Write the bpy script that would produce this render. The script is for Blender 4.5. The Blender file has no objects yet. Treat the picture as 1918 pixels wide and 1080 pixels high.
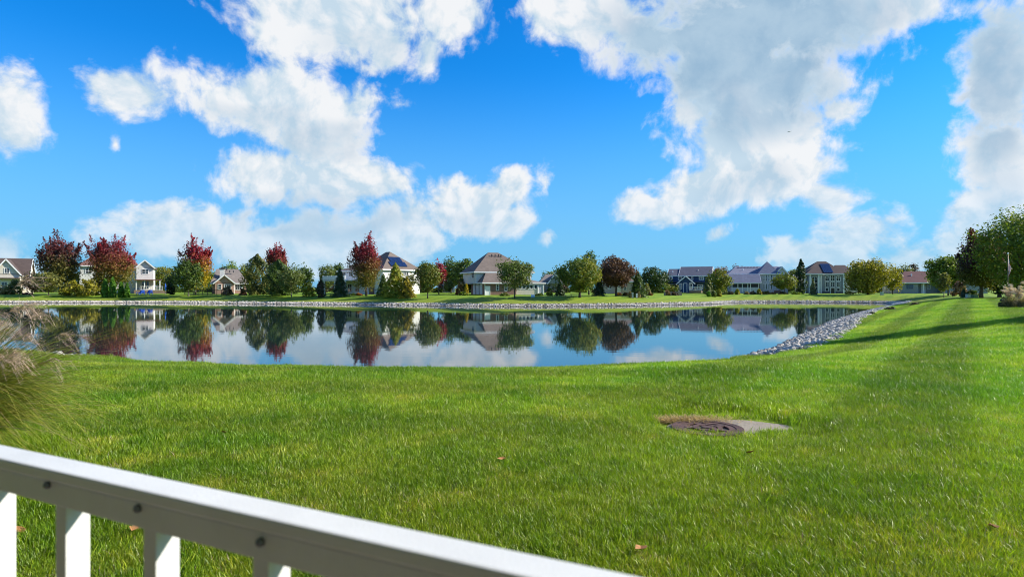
import bpy, math, random
import numpy as np
from mathutils import Vector, Matrix

# ------------------------------------------------------------------ camera, sky, sun, exposure
F, CX, CY = 1150.0, 959.0, 540.0          # photo focal length and centre, in photo pixels
CZ = 2.9                                   # camera height above the water (z = 0)
scn = bpy.context.scene
col = scn.collection
rng = np.random.default_rng(11)
random.seed(11)

cam_d = bpy.data.cameras.new('camera')
cam_d.sensor_width = 36.0
cam_d.lens = F / 1918.0 * 36.0
cam_d.clip_start = 0.05
cam_d.clip_end = 8000
cam_d.dof.use_dof = True
cam_d.dof.focus_distance = 25.0
cam_d.dof.aperture_fstop = 6.3
cam = bpy.data.objects.new('camera', cam_d)
cam.location = (0, 0, CZ)
cam.rotation_euler = (math.radians(90), 0, 0)
col.objects.link(cam)
scn.camera = cam

SUN_EL, SUN_AZ = math.radians(31), math.radians(83)      # azimuth clockwise from +Y (straight ahead)
SUN = Vector((math.cos(SUN_EL) * math.sin(SUN_AZ), math.cos(SUN_EL) * math.cos(SUN_AZ), math.sin(SUN_EL)))

class NB:
    """tiny helper to write node maths"""
    def __init__(s, tree): s.t = tree; s.n = tree.nodes; s.l = tree.links
    def put(s, sock, v):
        if isinstance(v, bpy.types.NodeSocket): s.l.new(v, sock)
        else: sock.default_value = v
    def m(s, op, a, b=0.0, c=None, clamp=False):
        n = s.n.new('ShaderNodeMath'); n.operation = op; n.use_clamp = clamp
        s.put(n.inputs[0], a); s.put(n.inputs[1], b)
        if c is not None: s.put(n.inputs[2], c)
        return n.outputs[0]
    def v(s, op, a, b=(0, 0, 0), scale=None):
        n = s.n.new('ShaderNodeVectorMath'); n.operation = op
        s.put(n.inputs[0], a)
        if op != 'SCALE': s.put(n.inputs[1], b)
        if scale is not None: s.put(n.inputs['Scale'], scale)
        return n.outputs['Value'] if op in ('DOT_PRODUCT', 'LENGTH', 'DISTANCE') else n.outputs[0]
    def noise(s, vec, scale, detail=6, rough=.55, dist=0.0, out='Fac'):
        n = s.n.new('ShaderNodeTexNoise'); s.put(n.inputs['Vector'], vec)
        n.inputs['Scale'].default_value = scale; n.inputs['Detail'].default_value = detail
        n.inputs['Roughness'].default_value = rough; n.inputs['Distortion'].default_value = dist
        return n.outputs[out]
    def ss(s, x, a, b, lo=0.0, hi=1.0):
        n = s.n.new('ShaderNodeMapRange'); n.interpolation_type = 'SMOOTHSTEP'
        s.put(n.inputs[0], x); n.inputs[1].default_value = a; n.inputs[2].default_value = b
        n.inputs[3].default_value = lo; n.inputs[4].default_value = hi
        return n.outputs[0]
    def mix(s, f, a, b, mode='MIX'):
        n = s.n.new('ShaderNodeMix'); n.data_type = 'RGBA'; n.blend_type = mode
        s.put(n.inputs[0], f); s.put(n.inputs[6], a); s.put(n.inputs[7], b)
        return n.outputs[2]

def build_world():
    w = bpy.data.worlds.new('World'); scn.world = w; w.use_nodes = True
    t = w.node_tree; t.nodes.clear(); B = NB(t)
    out = t.nodes.new('ShaderNodeOutputWorld'); bg = t.nodes.new('ShaderNodeBackground')
    t.links.new(bg.outputs[0], out.inputs[0]); bg.inputs[1].default_value = 0.058
    sky = t.nodes.new('ShaderNodeTexSky'); sky.sky_type = 'NISHITA'; sky.sun_disc = False
    sky.sun_elevation = SUN_EL; sky.sun_rotation = SUN_AZ
    sky.altitude = 200; sky.air_density = 1.0; sky.dust_density = 0.4; sky.ozone_density = 3.0
    hsv = t.nodes.new('ShaderNodeHueSaturation'); hsv.inputs['Saturation'].default_value = 1.4
    hsv.inputs['Value'].default_value = 1.0; hsv.inputs['Hue'].default_value = 0.492
    t.links.new(sky.outputs[0], hsv.inputs['Color'])
    blue = B.mix(1.0, hsv.outputs[0], (0.45, 1.48, 2.10, 1), 'MULTIPLY')
    tc = t.nodes.new('ShaderNodeTexCoord'); D = tc.outputs['Generated']
    sep = t.nodes.new('ShaderNodeSeparateXYZ'); t.links.new(D, sep.inputs[0])
    X, Y, Z = sep.outputs
    az = B.m('ARCTAN2', X, Y); el = B.m('ARCSINE', Z)
    blue = B.mix(B.ss(el, .0, .36, .86, 0), blue, (2.0, 4.7, 7.9, 1))      # paler air towards the horizon
    # billow noise, domain-warped
    wn = B.noise(D, 5.0, 3, .5, out='Color')
    wv = B.v('SCALE', B.v('SUBTRACT', wn, (.5, .5, .5)), scale=.10)
    Dw = B.v('ADD', D, wv)
    big = B.noise(Dw, 6.5, 7, .55)
    offs = tuple(0.016 * c for c in SUN)
    big2 = B.noise(B.v('ADD', Dw, offs), 6.5, 7, .55)
    fine = B.noise(Dw, 26, 6, .6)
    s2 = t.nodes.new('ShaderNodeSeparateXYZ'); t.links.new(wn, s2.inputs[0])
    azw = B.m('ADD', az, B.m('MULTIPLY', B.m('SUBTRACT', s2.outputs[0], .5), .11))
    elw = B.m('ADD', el, B.m('MULTIPLY', B.m('SUBTRACT', s2.outputs[1], .5), .09))
    # where the banks of cumulus stand (photo pixel ellipses turned into directions)
    blobs = [(600,40,170,90),(480,185,190,75),(600,225,140,85),(220,178,75,42),(500,320,130,62),(640,330,110,42),
             (330,430,135,62),(560,440,210,62),(735,445,90,70),(845,35,75,62),(795,110,42,48),(705,95,55,55),
             (765,215,50,24),(900,400,100,50),(965,350,42,36),(1035,338,20,24),(15,210,75,75),(5,470,60,50),
             (90,500,70,20),(1120,30,130,50),(1240,70,120,70),(1310,140,110,60),(1400,55,280,115),(1420,170,190,80),(1660,15,110,45),(1410,270,150,90),
             (1330,340,130,55),(1215,380,70,36),(1460,340,110,60),(1560,235,52,42),(1555,372,72,40),(1890,140,105,140),
             (1870,285,110,85),(1850,390,100,55),(1800,445,70,45),(1835,15,38,24),(1610,430,75,50),(1560,485,120,36),
             (1690,480,70,34),(1345,436,28,14),(1035,435,16,16),(200,260,14,16)]
    Fld = None
    for cx, cy, rx, ry in blobs:
        a = math.atan((cx - CX) / F); e = math.atan((CY - cy) / F * math.cos(a))
        ra = rx / F * math.cos(a) ** 2 * 1.17; rb = ry / F * math.cos(a) * 1.17
        dx = B.m('MULTIPLY_ADD', azw, 1 / ra, -a / ra); dy = B.m('MULTIPLY_ADD', elw, 1 / rb, -e / rb)
        q = B.m('SQRT', B.m('ADD', B.m('MULTIPLY', dx, dx), B.m('MULTIPLY', dy, dy)))
        q = B.m('SUBTRACT', 1.0, q)
        sc = min(1.0, (rx + ry) / 170.0)
        q = B.m('MULTIPLY', q, max(sc, .38))
        Fld = q if Fld is None else B.m('SMOOTH_MAX', Fld, q, .10)
    # the same broken cumulus goes on all round, outside the view
    low = B.m('MULTIPLY', B.m('SUBTRACT', B.noise(D, 2.6, 4, .5), .53), 3.2)
    inside = B.m('MULTIPLY', B.ss(B.m('ABSOLUTE', az), .70, .85, 1, 0), B.ss(el, .46, .58, 1, 0))
    low = B.m('SUBTRACT', low, B.m('MULTIPLY', inside, 4.0))
    low = B.m('SUBTRACT', low, B.ss(el, -.02, .02, 4, 0))
    Fld = B.m('MAXIMUM', B.m('MAXIMUM', Fld, low), -1.0)
    dens = B.m('ADD', Fld, B.m('MULTIPLY', B.m('SUBTRACT', big, .5), 1.3))
    dens = B.m('ADD', dens, B.m('MULTIPLY', B.m('SUBTRACT', fine, .5), .75))
    cover = B.ss(dens, .0, .40)
    # thick, shaded undersides of the deeper banks
    core = None
    for cx, cy, rx, ry, k in [(1390,75,270,120,1.0),(1440,190,140,75,.9),(1880,170,95,150,.75),(1870,330,60,60,.4),(600,395,170,42,.75),(640,265,150,34,.45),(470,215,120,26,.3),(1400,345,90,40,.35),(700,110,120,40,.3),(880,425,80,22,.3)]:
        a = math.atan((cx - CX) / F); e = math.atan((CY - cy) / F * math.cos(a))
        ra = rx / F * math.cos(a) ** 2 * 1.25; rb = ry / F * math.cos(a) * 1.25
        dx = B.m('MULTIPLY_ADD', azw, 1 / ra, -a / ra); dy = B.m('MULTIPLY_ADD', elw, 1 / rb, -e / rb)
        q = B.m('SUBTRACT', 1.0, B.m('SQRT', B.m('ADD', B.m('MULTIPLY', dx, dx), B.m('MULTIPLY', dy, dy))))
        q = B.m('MULTIPLY', B.m('MULTIPLY', B.ss(q, -.05, .55), k), 1.0)
        core = q if core is None else B.m('MAXIMUM', core, q)
    core = B.m('MAXIMUM', core, B.ss(low, .25, .9))
    core = B.m('MULTIPLY', core, B.ss(B.m('ADD', dens, B.m('MULTIPLY', B.m('SUBTRACT', fine, .5), .5)), .05, .66))
    core = B.m('MULTIPLY', core, B.ss(big, .34, .66, 1.0, .75))
    emb = B.m('MULTIPLY_ADD', B.m('ADD', B.m('SUBTRACT', big, big2), B.m('MULTIPLY', B.m('SUBTRACT', fine, .5), .12)), 10.0, .58, clamp=True)
    white = (8.6, 8.75, 8.9, 1); grey = (2.9, 4.5, 6.1, 1); pale = (5.4, 6.8, 7.9, 1)
    c = B.mix(emb, pale, white)
    c = B.mix(B.m('MULTIPLY', core, 1.18, clamp=True), c, B.mix(B.ss(B.noise(Dw, 11, 6, .6), .32, .68), grey, (4.2, 5.7, 7.0, 1)))
    hz = B.ss(el, .0, .14, .42, 0)                        # clouds low over the horizon are paler blue
    c = B.mix(hz, c, (5.8, 7.4, 8.6, 1))
    fin = B.mix(B.m('MULTIPLY', cover, B.ss(el, -.01, .18, .62, .98)), blue, c)
    t.links.new(fin, bg.inputs[0])
    try: w.cycles.sampling_method = 'MANUAL'; w.cycles.sample_map_resolution = 1024
    except Exception: pass
build_world()

sun_d = bpy.data.lights.new('sun', 'SUN'); sun_d.energy = 5.0; sun_d.angle = math.radians(.55)
sun_d.color = (1.0, .94, .82)
sun = bpy.data.objects.new('sun', sun_d); col.objects.link(sun)
sun.rotation_euler = SUN.to_track_quat('Z', 'Y').to_euler(); sun.location = (60, 10, 60)

scn.view_settings.view_transform = 'Standard'; scn.view_settings.look = 'None'
scn.view_settings.exposure = 0.87; scn.view_settings.gamma = 1.0
scn.render.engine = 'CYCLES'
scn.cycles.use_denoising = True
scn.cycles.filter_width = 1.05
scn.cycles.max_bounces = 6; scn.cycles.diffuse_bounces = 3; scn.cycles.glossy_bounces = 3
scn.cycles.transmission_bounces = 3; scn.cycles.transparent_max_bounces = 4
scn.cycles.caustics_reflective = False; scn.cycles.caustics_refractive = False
scn.cycles.sample_clamp_indirect = 6.0

# ------------------------------------------------------------------ materials
MATS = {}
def mat(name, c, rough=.7, var=.12, vscale=3.0, bump=0.0, bscale=40.0, spec=.3, metal=0.0, c2=None, extra=None):
    if name in MATS: return MATS[name]
    m = bpy.data.materials.new(name); m.use_nodes = True
    t = m.node_tree; B = NB(t); p = t.nodes['Principled BSDF']
    p.inputs['Roughness'].default_value = rough; p.inputs['Metallic'].default_value = metal
    p.inputs['Specular IOR Level'].default_value = spec
    tc = t.nodes.new('ShaderNodeTexCoord'); O = tc.outputs['Object']
    n = B.noise(O, vscale, 5, .6)
    a = tuple(max(0, x * (1 - var)) for x in c) + (1,)
    b = (tuple(c2) if c2 else tuple(min(1, x * (1 + var)) for x in c)) + (1,)
    cc = B.mix(B.ss(n, .3, .7), a, b)
    if extra: cc = extra(B, O, cc, p)
    t.links.new(cc, p.inputs['Base Color'])
    if bump:
        bn = t.nodes.new('ShaderNodeBump'); bn.inputs['Strength'].default_value = bump
        bn.inputs['Distance'].default_value = .02
        t.links.new(B.noise(O, bscale, 4, .6), bn.inputs['Height']); t.links.new(bn.outputs[0], p.inputs['Normal'])
    MATS[name] = m
    return m

def siding(B, O, cc, p):                     # horizontal clapboard relief
    s = B.n.new('ShaderNodeSeparateXYZ'); B.l.new(O, s.inputs[0])
    f = B.m('FRACT', B.m('MULTIPLY', s.outputs[2], 1 / .18))
    bn = B.n.new('ShaderNodeBump'); bn.inputs['Strength'].default_value = .8; bn.inputs['Distance'].default_value = .03
    B.l.new(f, bn.inputs['Height']); B.l.new(bn.outputs[0], p.inputs['Normal'])
    return cc
def bricks(c1, c2, cm, scale=1.0):
    def fn(B, O, cc, p):
        s = B.n.new('ShaderNodeSeparateXYZ'); B.l.new(O, s.inputs[0])
        cb = B.n.new('ShaderNodeCombineXYZ')
        B.l.new(B.m('ADD', s.outputs[0], s.outputs[1]), cb.inputs[0]); B.l.new(s.outputs[2], cb.inputs[1])
        br = B.n.new('ShaderNodeTexBrick'); B.l.new(cb.outputs[0], br.inputs['Vector'])
        br.inputs['Color1'].default_value = c1 + (1,); br.inputs['Color2'].default_value = c2 + (1,)
        br.inputs['Mortar'].default_value = cm + (1,); br.inputs['Scale'].default_value = 1 / scale
        br.inputs['Brick Width'].default_value = .6; br.inputs['Row Height'].default_value = .2
        br.inputs['Mortar Size'].default_value = .012
        return B.mix(.75, cc, br.outputs['Color'])
    return fn

M_white = mat('white_siding', (.72, .70, .66), .6, .05, extra=siding)
M_cream = mat('cream_siding', (.66, .60, .50), .6, .05, extra=siding)
M_lav = mat('pale_grey_siding', (.46, .47, .52), .6, .05, extra=siding)
M_grey = mat('grey_siding', (.24, .26, .29), .6, .06, extra=siding)
M_navy = mat('navy_siding', (.022, .062, .155), .55, .08, extra=siding)
M_greygreen = mat('sage_grey_siding', (.27, .30, .30), .6, .06, extra=siding)
M_tan = mat('tan_stucco', (.42, .36, .29), .8, .07, bump=.2)
M_trim = mat('white_trim', (.78, .78, .76), .5, .03)
M_trimd = mat('dark_trim', (.05, .05, .055), .5, .1)
M_brick = mat('red_brown_brick', (.22, .12, .09), .85, .2, extra=bricks((.24, .11, .075), (.14, .085, .07), (.34, .30, .26)))
M_pinkbrick = mat('pink_brick', (.42, .25, .19), .85, .2, extra=bricks((.44, .25, .19), (.34, .20, .16), (.5, .42, .36)))
M_stone = mat('dark_base_stone', (.10, .10, .11), .85, .3, extra=bricks((.12, .12, .13), (.07, .07, .08), (.2, .2, .2)))
shing = lambda c: bricks(tuple(x * 1.12 for x in c), tuple(x * .82 for x in c), tuple(x * .6 for x in c), 1.2)
M_rred = mat('red_brown_shingle', (.17, .085, .070), .9, .15, extra=shing((.17, .085, .07)))
M_rmaroon = mat('maroon_shingle', (.115, .050, .050), .9, .15, extra=shing((.115, .05, .05)))
M_rbrown = mat('brown_grey_shingle', (.16, .125, .105), .9, .15, extra=shing((.16, .125, .105)))
M_rgrey = mat('warm_grey_shingle', (.20, .17, .15), .9, .15, extra=shing((.20, .17, .15)))
M_rslate = mat('slate_shingle', (.085, .090, .125), .9, .15, extra=shing((.085, .09, .125)))
M_rblue = mat('blue_grey_shingle', (.16, .17, .23), .9, .15, extra=shing((.16, .17, .23)))
M_rdark = mat('dark_brown_shingle', (.085, .062, .056), .9, .15, extra=shing((.085, .062, .056)))
M_glass = mat('window_glass', (.03, .04, .05), .06, .1, spec=.8)
M_screen = mat('dark_insect_screen', (.03, .03, .035), .5, .2)
M_solar = mat('solar_cell', (.012, .022, .065), .18, .15, spec=.6)
M_bark = mat('bark', (.085, .065, .05), .95, .3, 8, .5, 30)
M_barkpale = mat('pale_bark', (.24, .20, .16), .95, .25, 8, .5, 30)
M_wood = mat('weathered_wood', (.20, .15, .11), .85, .2, 6, .3, 40)
M_conc = mat('concrete', (.42, .36, .28), .9, .3, 9, .6, 60, c2=(.25, .21, .16))
M_iron = mat('rusty_cast_iron', (.075, .042, .036), .75, .35, 14, .6, 80, c2=(.12, .062, .050))
def rail_wear(B, O, cc, p):
    sp = B.ss(B.noise(O, 140, 3, .7), .66, .80, 0, .35); sm = B.ss(B.noise(O, 7, 5, .7), .52, .80, 0, .22)
    return B.mix(sm, B.mix(sp, cc, (.22, .20, .17, 1)), (.40, .39, .36, 1))
M_rail = mat('white_painted_metal', (.60, .60, .595), .42, .05, 9, .08, 300, spec=.4, extra=rail_wear)
M_screw = mat('dark_screw', (.16, .165, .18), .4, .1, metal=.5)
M_black = mat('black_metal', (.015, .015, .016), .5, .1)
M_steel = mat('pole_aluminium', (.45, .43, .40), .4, .1, metal=.5)

def make_leaf_material(name, transl):
    m = bpy.data.materials.new(name); m.use_nodes = True; t = m.node_tree; B = NB(t)
    p = t.nodes['Principled BSDF']; p.inputs['Roughness'].default_value = .55; p.inputs['Specular IOR Level'].default_value = .25
    at = t.nodes.new('ShaderNodeAttribute'); at.attribute_name = 'Col'
    tr = t.nodes.new('ShaderNodeBsdfTranslucent'); mx = t.nodes.new('ShaderNodeMixShader')
    t.links.new(at.outputs['Color'], p.inputs['Base Color'])
    t.links.new(B.mix(1.0, at.outputs['Color'], (1.15, 1.2, .7, 1), 'MULTIPLY'), tr.inputs[0])
    mx.inputs[0].default_value = transl
    t.links.new(p.outputs[0], mx.inputs[1]); t.links.new(tr.outputs[0], mx.inputs[2])
    t.links.new(mx.outputs[0], t.nodes['Material Output'].inputs[0])
    return m
M_leaf = make_leaf_material('leaf', .32)
M_blade = make_leaf_material('grass_leaf', .35)

# ------------------------------------------------------------------ helpers
def tag(o, label=None, cat=None, group=None, kind=None):
    if label: o['label'] = label
    if cat: o['category'] = cat
    if group: o['group'] = group
    if kind: o['kind'] = kind
    return o
def empty(name, loc, rz=0.0):
    o = bpy.data.objects.new(name, None); col.objects.link(o)
    o.location = loc; o.rotation_euler = (0, 0, rz); o.empty_display_size = .3
    return o
def obj_from(name, me, m, parent=None):
    if m: me.materials.append(m)
    o = bpy.data.objects.new(name, me); col.objects.link(o)
    if parent: o.parent = parent
    return o
def mesh_np(name, V, Fq, colors=None, smooth=False):
    """V (n,3); Fq (m,k) equal-size faces"""
    me = bpy.data.meshes.new(name); V = np.asarray(V, np.float32); Fq = np.asarray(Fq, np.int32)
    k = Fq.shape[1]
    me.vertices.add(len(V)); me.vertices.foreach_set('co', V.ravel())
    me.loops.add(Fq.size); me.loops.foreach_set('vertex_index', Fq.ravel())
    me.polygons.add(len(Fq)); me.polygons.foreach_set('loop_start', np.arange(0, Fq.size, k, dtype=np.int32))
    me.polygons.foreach_set('loop_total', np.full(len(Fq), k, np.int32))
    if smooth: me.polygons.foreach_set('use_smooth', np.ones(len(Fq), bool))
    if colors is not None:
        a = me.color_attributes.new('Col', 'FLOAT_COLOR', 'POINT')
        c = np.ones((len(V), 4), np.float32); c[:, :3] = colors
        a.data.foreach_set('color', c.ravel())
    me.update(calc_edges=True); me.validate()
    return me
class MB:
    def __init__(s): s.v = []; s.f = []
    def add(s, vs, fs):
        o = len(s.v); s.v += [tuple(v) for v in vs]; s.f += [tuple(i + o for i in f) for f in fs]; return s
    def box(s, x0, x1, y0, y1, z0, z1):
        return s.add([(x0,y0,z0),(x1,y0,z0),(x1,y1,z0),(x0,y1,z0),(x0,y0,z1),(x1,y0,z1),(x1,y1,z1),(x0,y1,z1)],
                     [(0,3,2,1),(4,5,6,7),(0,1,5,4),(1,2,6,5),(2,3,7,6),(3,0,4,7)])
    def beam(s, p, q, w, h, up=(0, 0, 1)):
        p, q = Vector(p), Vector(q); d = (q - p).normalized(); u = Vector(up)
        r = d.cross(u)
        if r.length < 1e-4: r = d.cross(Vector((0, 1, 0)))
        r.normalize(); u = r.cross(d); r = r * w / 2; u = u * h / 2
        vs = [p - r - u, p + r - u, p + r + u, p - r + u, q - r - u, q + r - u, q + r + u, q - r + u]
        return s.add(vs, [(0,1,2,3),(7,6,5,4),(0,4,5,1),(1,5,6,2),(2,6,7,3),(3,7,4,0)])
    def prism(s, pts, axis, a0, a1):
        """pts: 2-D outline (CCW); extruded along axis 'x','y' or 'z' from a0 to a1"""
        n = len(pts)
        mk = {'x': lambda p, a: (a, p[0], p[1]), 'y': lambda p, a: (p[0], a, p[1]), 'z': lambda p, a: (p[0], p[1], a)}[axis]
        vs = [mk(p, a0) for p in pts] + [mk(p, a1) for p in pts]
        fs = [tuple(range(n - 1, -1, -1)), tuple(range(n, 2 * n))] + [(i, (i + 1) % n, n + (i + 1) % n, n + i) for i in range(n)]
        return s.add(vs, fs)
    def tube(s, pts, radii, seg=7, cap=True):
        pts = [Vector(p) for p in pts]; rings = []
        for i, p in enumerate(pts):
            d = (pts[min(i + 1, len(pts) - 1)] - pts[max(i - 1, 0)]).normalized()
            a = d.cross(Vector((0, 1, 0) if abs(d.z) > .8 else (0, 0, 1))).normalized(); b = d.cross(a)
            o = len(s.v)
            for k in range(seg):
                t = 2 * math.pi * k / seg
                s.v.append(tuple(p + (a * math.cos(t) + b * math.sin(t)) * radii[i]))
            rings.append(o)
        for i in range(len(rings) - 1):
            for k in range(seg):
                k2 = (k + 1) % seg
                s.f.append((rings[i] + k, rings[i] + k2, rings[i + 1] + k2, rings[i + 1] + k))
        if cap:
            s.f.append(tuple(rings[0] + k for k in range(seg - 1, -1, -1)))
            s.f.append(tuple(rings[-1] + k for k in range(seg)))
        return s
    def build(s, name, m, parent=None, smooth=False, bevel=0.0):
        me = bpy.data.meshes.new(name); me.from_pydata(s.v, [], s.f); me.update()
        if smooth: me.polygons.foreach_set('use_smooth', np.ones(len(me.polygons), bool))
        o = obj_from(name, me, m, parent)
        import bmesh
        bm = bmesh.new(); bm.from_mesh(me); bmesh.ops.recalc_face_normals(bm, faces=bm.faces)
        if bevel: bmesh.ops.bevel(bm, geom=bm.edges[:], offset=bevel, segments=2, affect='EDGES', profile=.6)
        bm.to_mesh(me); bm.free()
        return o

# ------------------------------------------------------------------ pond shore and terrain
def wpt(px, py): d = CZ * F / (py - CY); return ((px - CX) / F * d, d)
far = [(-400, 567.5), (-150, 567), (0, 567), (150, 567), (300, 567.3), (450, 568.7), (600, 570), (740, 571.5), (860, 573), (960, 573.8),
       (1080, 573.4), (1180, 572.5), (1260, 571), (1310, 570), (1340, 569.2), (1358, 567.8), (1375, 566.8), (1400, 566.2), (1450, 566), (1500, 566.3), (1590, 566.7),
       (1640, 567.3), (1672, 569), (1659, 574.6), (1626, 582), (1596, 591), (1563, 602), (1540, 612), (1512, 627),
       (1482, 641), (1457, 653), (1426, 662), (1400, 671)]
SH = [wpt(*p) for p in far] + [(7, 22.6), (3, 20.6), (-3, 19.6), (-9, 20.9), (-15, 23.5), (-24, 28), (-40, 36), (-60, 48), (-90, 70), (-130, 100)]
SH = np.array(SH)
def resample_closed(P, step):
    out = []
    n = len(P)
    for i in range(n):                                    # Catmull-Rom
        p0, p1, p2, p3 = P[i - 1], P[i], P[(i + 1) % n], P[(i + 2) % n]
        k = max(2, int(np.linalg.norm(p2 - p1) / step))
        for j in range(k):
            t = j / k
            out.append(.5 * ((2 * p1) + (-p0 + p2) * t + (2 * p0 - 5 * p1 + 4 * p2 - p3) * t * t + (-p0 + 3 * p1 - 3 * p2 + p3) * t ** 3))
    return np.array(out)
SHORE = resample_closed(SH, 1.6)
def shore_dist(P):
    """signed distance to the shoreline, positive on land"""
    P = np.atleast_2d(np.asarray(P, float)); A = SHORE; Bp = np.roll(SHORE, -1, 0); out = np.empty(len(P))
    for s in range(0, len(P), 4000):
        Q = P[s:s + 4000]; ab = Bp - A; ap = Q[:, None, :] - A[None]
        t = np.clip((ap * ab).sum(-1) / (ab * ab).sum(-1), 0, 1)
        d = np.sqrt((((ap - t[..., None] * ab)) ** 2).sum(-1)).min(1)
        c = ((A[None, :, 1] > Q[:, None, 1]) != (Bp[None, :, 1] > Q[:, None, 1])) & \
            (Q[:, None, 0] < (Bp[:, 0] - A[:, 0]) * (Q[:, None, 1] - A[:, 1]) / (Bp[:, 1] - A[:, 1] + 1e-12) + A[:, 0])
        inside = c.sum(1) % 2 == 1
        out[s:s + 4000] = np.where(inside, -d, d)
    return out
def sstep(x, a, b): t = np.clip((x - a) / (b - a), 0, 1); return t * t * (3 - 2 * t)
def ground(P):
    P = np.atleast_2d(np.asarray(P, float)); s = shore_dist(P); x, y = P[:, 0], P[:, 1]
    z = np.where(s < 0, s * .28, .26 * s)
    z = np.where(s > 2.3, .6 + .9 * sstep(s, 2.0, 10.2), np.clip(z, -1.4, .6))
    z = z + .26 * sstep(s, 12, 50)
    z = z + np.where(s > 2.3, (.035 * np.sin(x * .31 + 1.3) * np.sin(y * .27 + .4) + .018 * np.sin(x * .9 + y * .4)), 0)
    return z
def gz(x, y): return float(ground([(x, y)])[0])

def axis(*parts):
    a = [parts[0][0]]
    for lo, hi, st in parts: a += list(np.linspace(lo, hi, max(2, int(round((hi - lo) / st)) + 1))[1:])
    return np.array(a)
ax = axis((-2500, -400, 210), (-400, -150, 12), (-150, -30, 2.2), (-30, 46, .6), (46, 130, 2.0), (130, 400, 12), (400, 2500, 210))
ay = axis((-60, -4, 4), (-4, 45, .5), (45, 150, 1.5), (150, 230, 5), (230, 600, 30), (600, 4000, 340))
GX, GY = np.meshgrid(ax, ay); PP = np.stack([GX.ravel(), GY.ravel()], 1); GZ = ground(PP)
HOLE = (2.02, 6.35)                                         # storm drain in the lawn: a shallow dip round it
dh = np.hypot((PP[:, 0] - HOLE[0] - .22) / 1.0, (PP[:, 1] - HOLE[1]))
GZ = GZ - .10 * (1 - sstep(dh, .70, 1.15))
nx, ny = len(ax), len(ay); ii = np.arange(nx * ny).reshape(ny, nx)
quads = np.stack([ii[:-1, :-1], ii[:-1, 1:], ii[1:, 1:], ii[1:, :-1]], -1).reshape(-1, 4)

def lawn_material():
    m = bpy.data.materials.new('lawn'); m.use_nodes = True; t = m.node_tree; B = NB(t); p = t.nodes['Principled BSDF']
    p.inputs['Roughness'].default_value = .8; p.inputs['Specular IOR Level'].default_value = .15
    tc = t.nodes.new('ShaderNodeTexCoord'); O = tc.outputs['Object']
    n1 = B.noise(O, .22, 5, .6); n2 = B.noise(O, 1.7, 6, .65); n3 = B.noise(O, 30, 4, .7)
    c = B.mix(B.ss(n1, .35, .65), (.085, .185, .008, 1), (.150, .250, .016, 1))
    c = B.mix(B.ss(n2, .42, .72, 0, .75), c, (.205, .255, .020, 1))
    c = B.mix(B.ss(n3, .35, .75, 0, .6), c, (.085, .165, .008, 1))
    # mowing swaths
    s = t.nodes.new('ShaderNodeSeparateXYZ'); t.links.new(O, s.inputs[0])
    st = B.m('SINE', B.m('MULTIPLY', B.m('ADD', B.m('MULTIPLY', s.outputs[0], .80), B.m('MULTIPLY', s.outputs[1], -.60)), 2.4))
    c = B.mix(B.ss(st, -.5, .5, 0, .50), c, (.225, .300, .020, 1))
    at = t.nodes.new('ShaderNodeAttribute'); at.attribute_name = 'bank'
    c = B.mix(B.m('MULTIPLY', at.outputs['Fac'], B.ss(n2, .25, .6, .3, 1)), c, (.215, .240, .030, 1))
    # bare soil under the water and the stones
    g = t.nodes.new('ShaderNodeNewGeometry'); s2 = t.nodes.new('ShaderNodeSeparateXYZ'); t.links.new(g.outputs['Position'], s2.inputs[0])
    c = B.mix(B.ss(s2.outputs[2], .38, .50, 1, 0), c, (.11, .095, .075, 1))
    t.links.new(c, p.inputs['Base Color'])
    bn = t.nodes.new('ShaderNodeBump'); bn.inputs['Strength'].default_value = .55; bn.inputs['Distance'].default_value = .06
    h = B.m('ADD', n3, B.noise(O, 9, 5, .7)); t.links.new(h, bn.inputs['Height']); t.links.new(bn.outputs[0], p.inputs['Normal'])
    return m
M_lawn = lawn_material()
me = mesh_np('lawn_ground', np.stack([PP[:, 0], PP[:, 1], GZ], 1), quads, smooth=True)
sd = shore_dist(PP); bk = me.attributes.new('bank', 'FLOAT', 'POINT')
bk.data.foreach_set('value', (np.where(sd > 0, 1 - sstep(sd, 3.0, 7.5), 0) * .8).astype(np.float32))
tag(obj_from('lawn_ground', me, M_lawn), 'mown green lawn sloping down to the pond and running back to the houses', kind='structure')

def water_material():
    m = bpy.data.materials.new('pond_water'); m.use_nodes = True; t = m.node_tree; B = NB(t); p = t.nodes['Principled BSDF']
    p.inputs['Base Color'].default_value = (.012, .024, .026, 1); p.inputs['Roughness'].default_value = .025
    p.inputs['IOR'].default_value = 1.33; p.inputs['Specular IOR Level'].default_value = 1.0
    tc = t.nodes.new('ShaderNodeTexCoord'); O = tc.outputs['Object']
    mp = t.nodes.new('ShaderNodeMapping'); mp.inputs['Scale'].default_value = (.5, 1.0, 1); t.links.new(O, mp.inputs[0])
    h = B.m('ADD', B.noise(mp.outputs[0], 1.1, 3, .5), B.m('MULTIPLY', B.noise(mp.outputs[0], 6, 2, .5), .12))
    bn = t.nodes.new('ShaderNodeBump'); bn.inputs['Strength'].default_value = .06; bn.inputs['Distance'].default_value = .03
    t.links.new(h, bn.inputs['Height']); t.links.new(bn.outputs[0], p.inputs['Normal'])
    return m
mb = MB(); mb.add([(-260, 10, 0), (120, 10, 0), (120, 175, 0), (-260, 175, 0)], [(0, 1, 2, 3)])
tag(mb.build('pond_water', water_material()), 'still blue pond mirroring the far bank', kind='structure')

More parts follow.
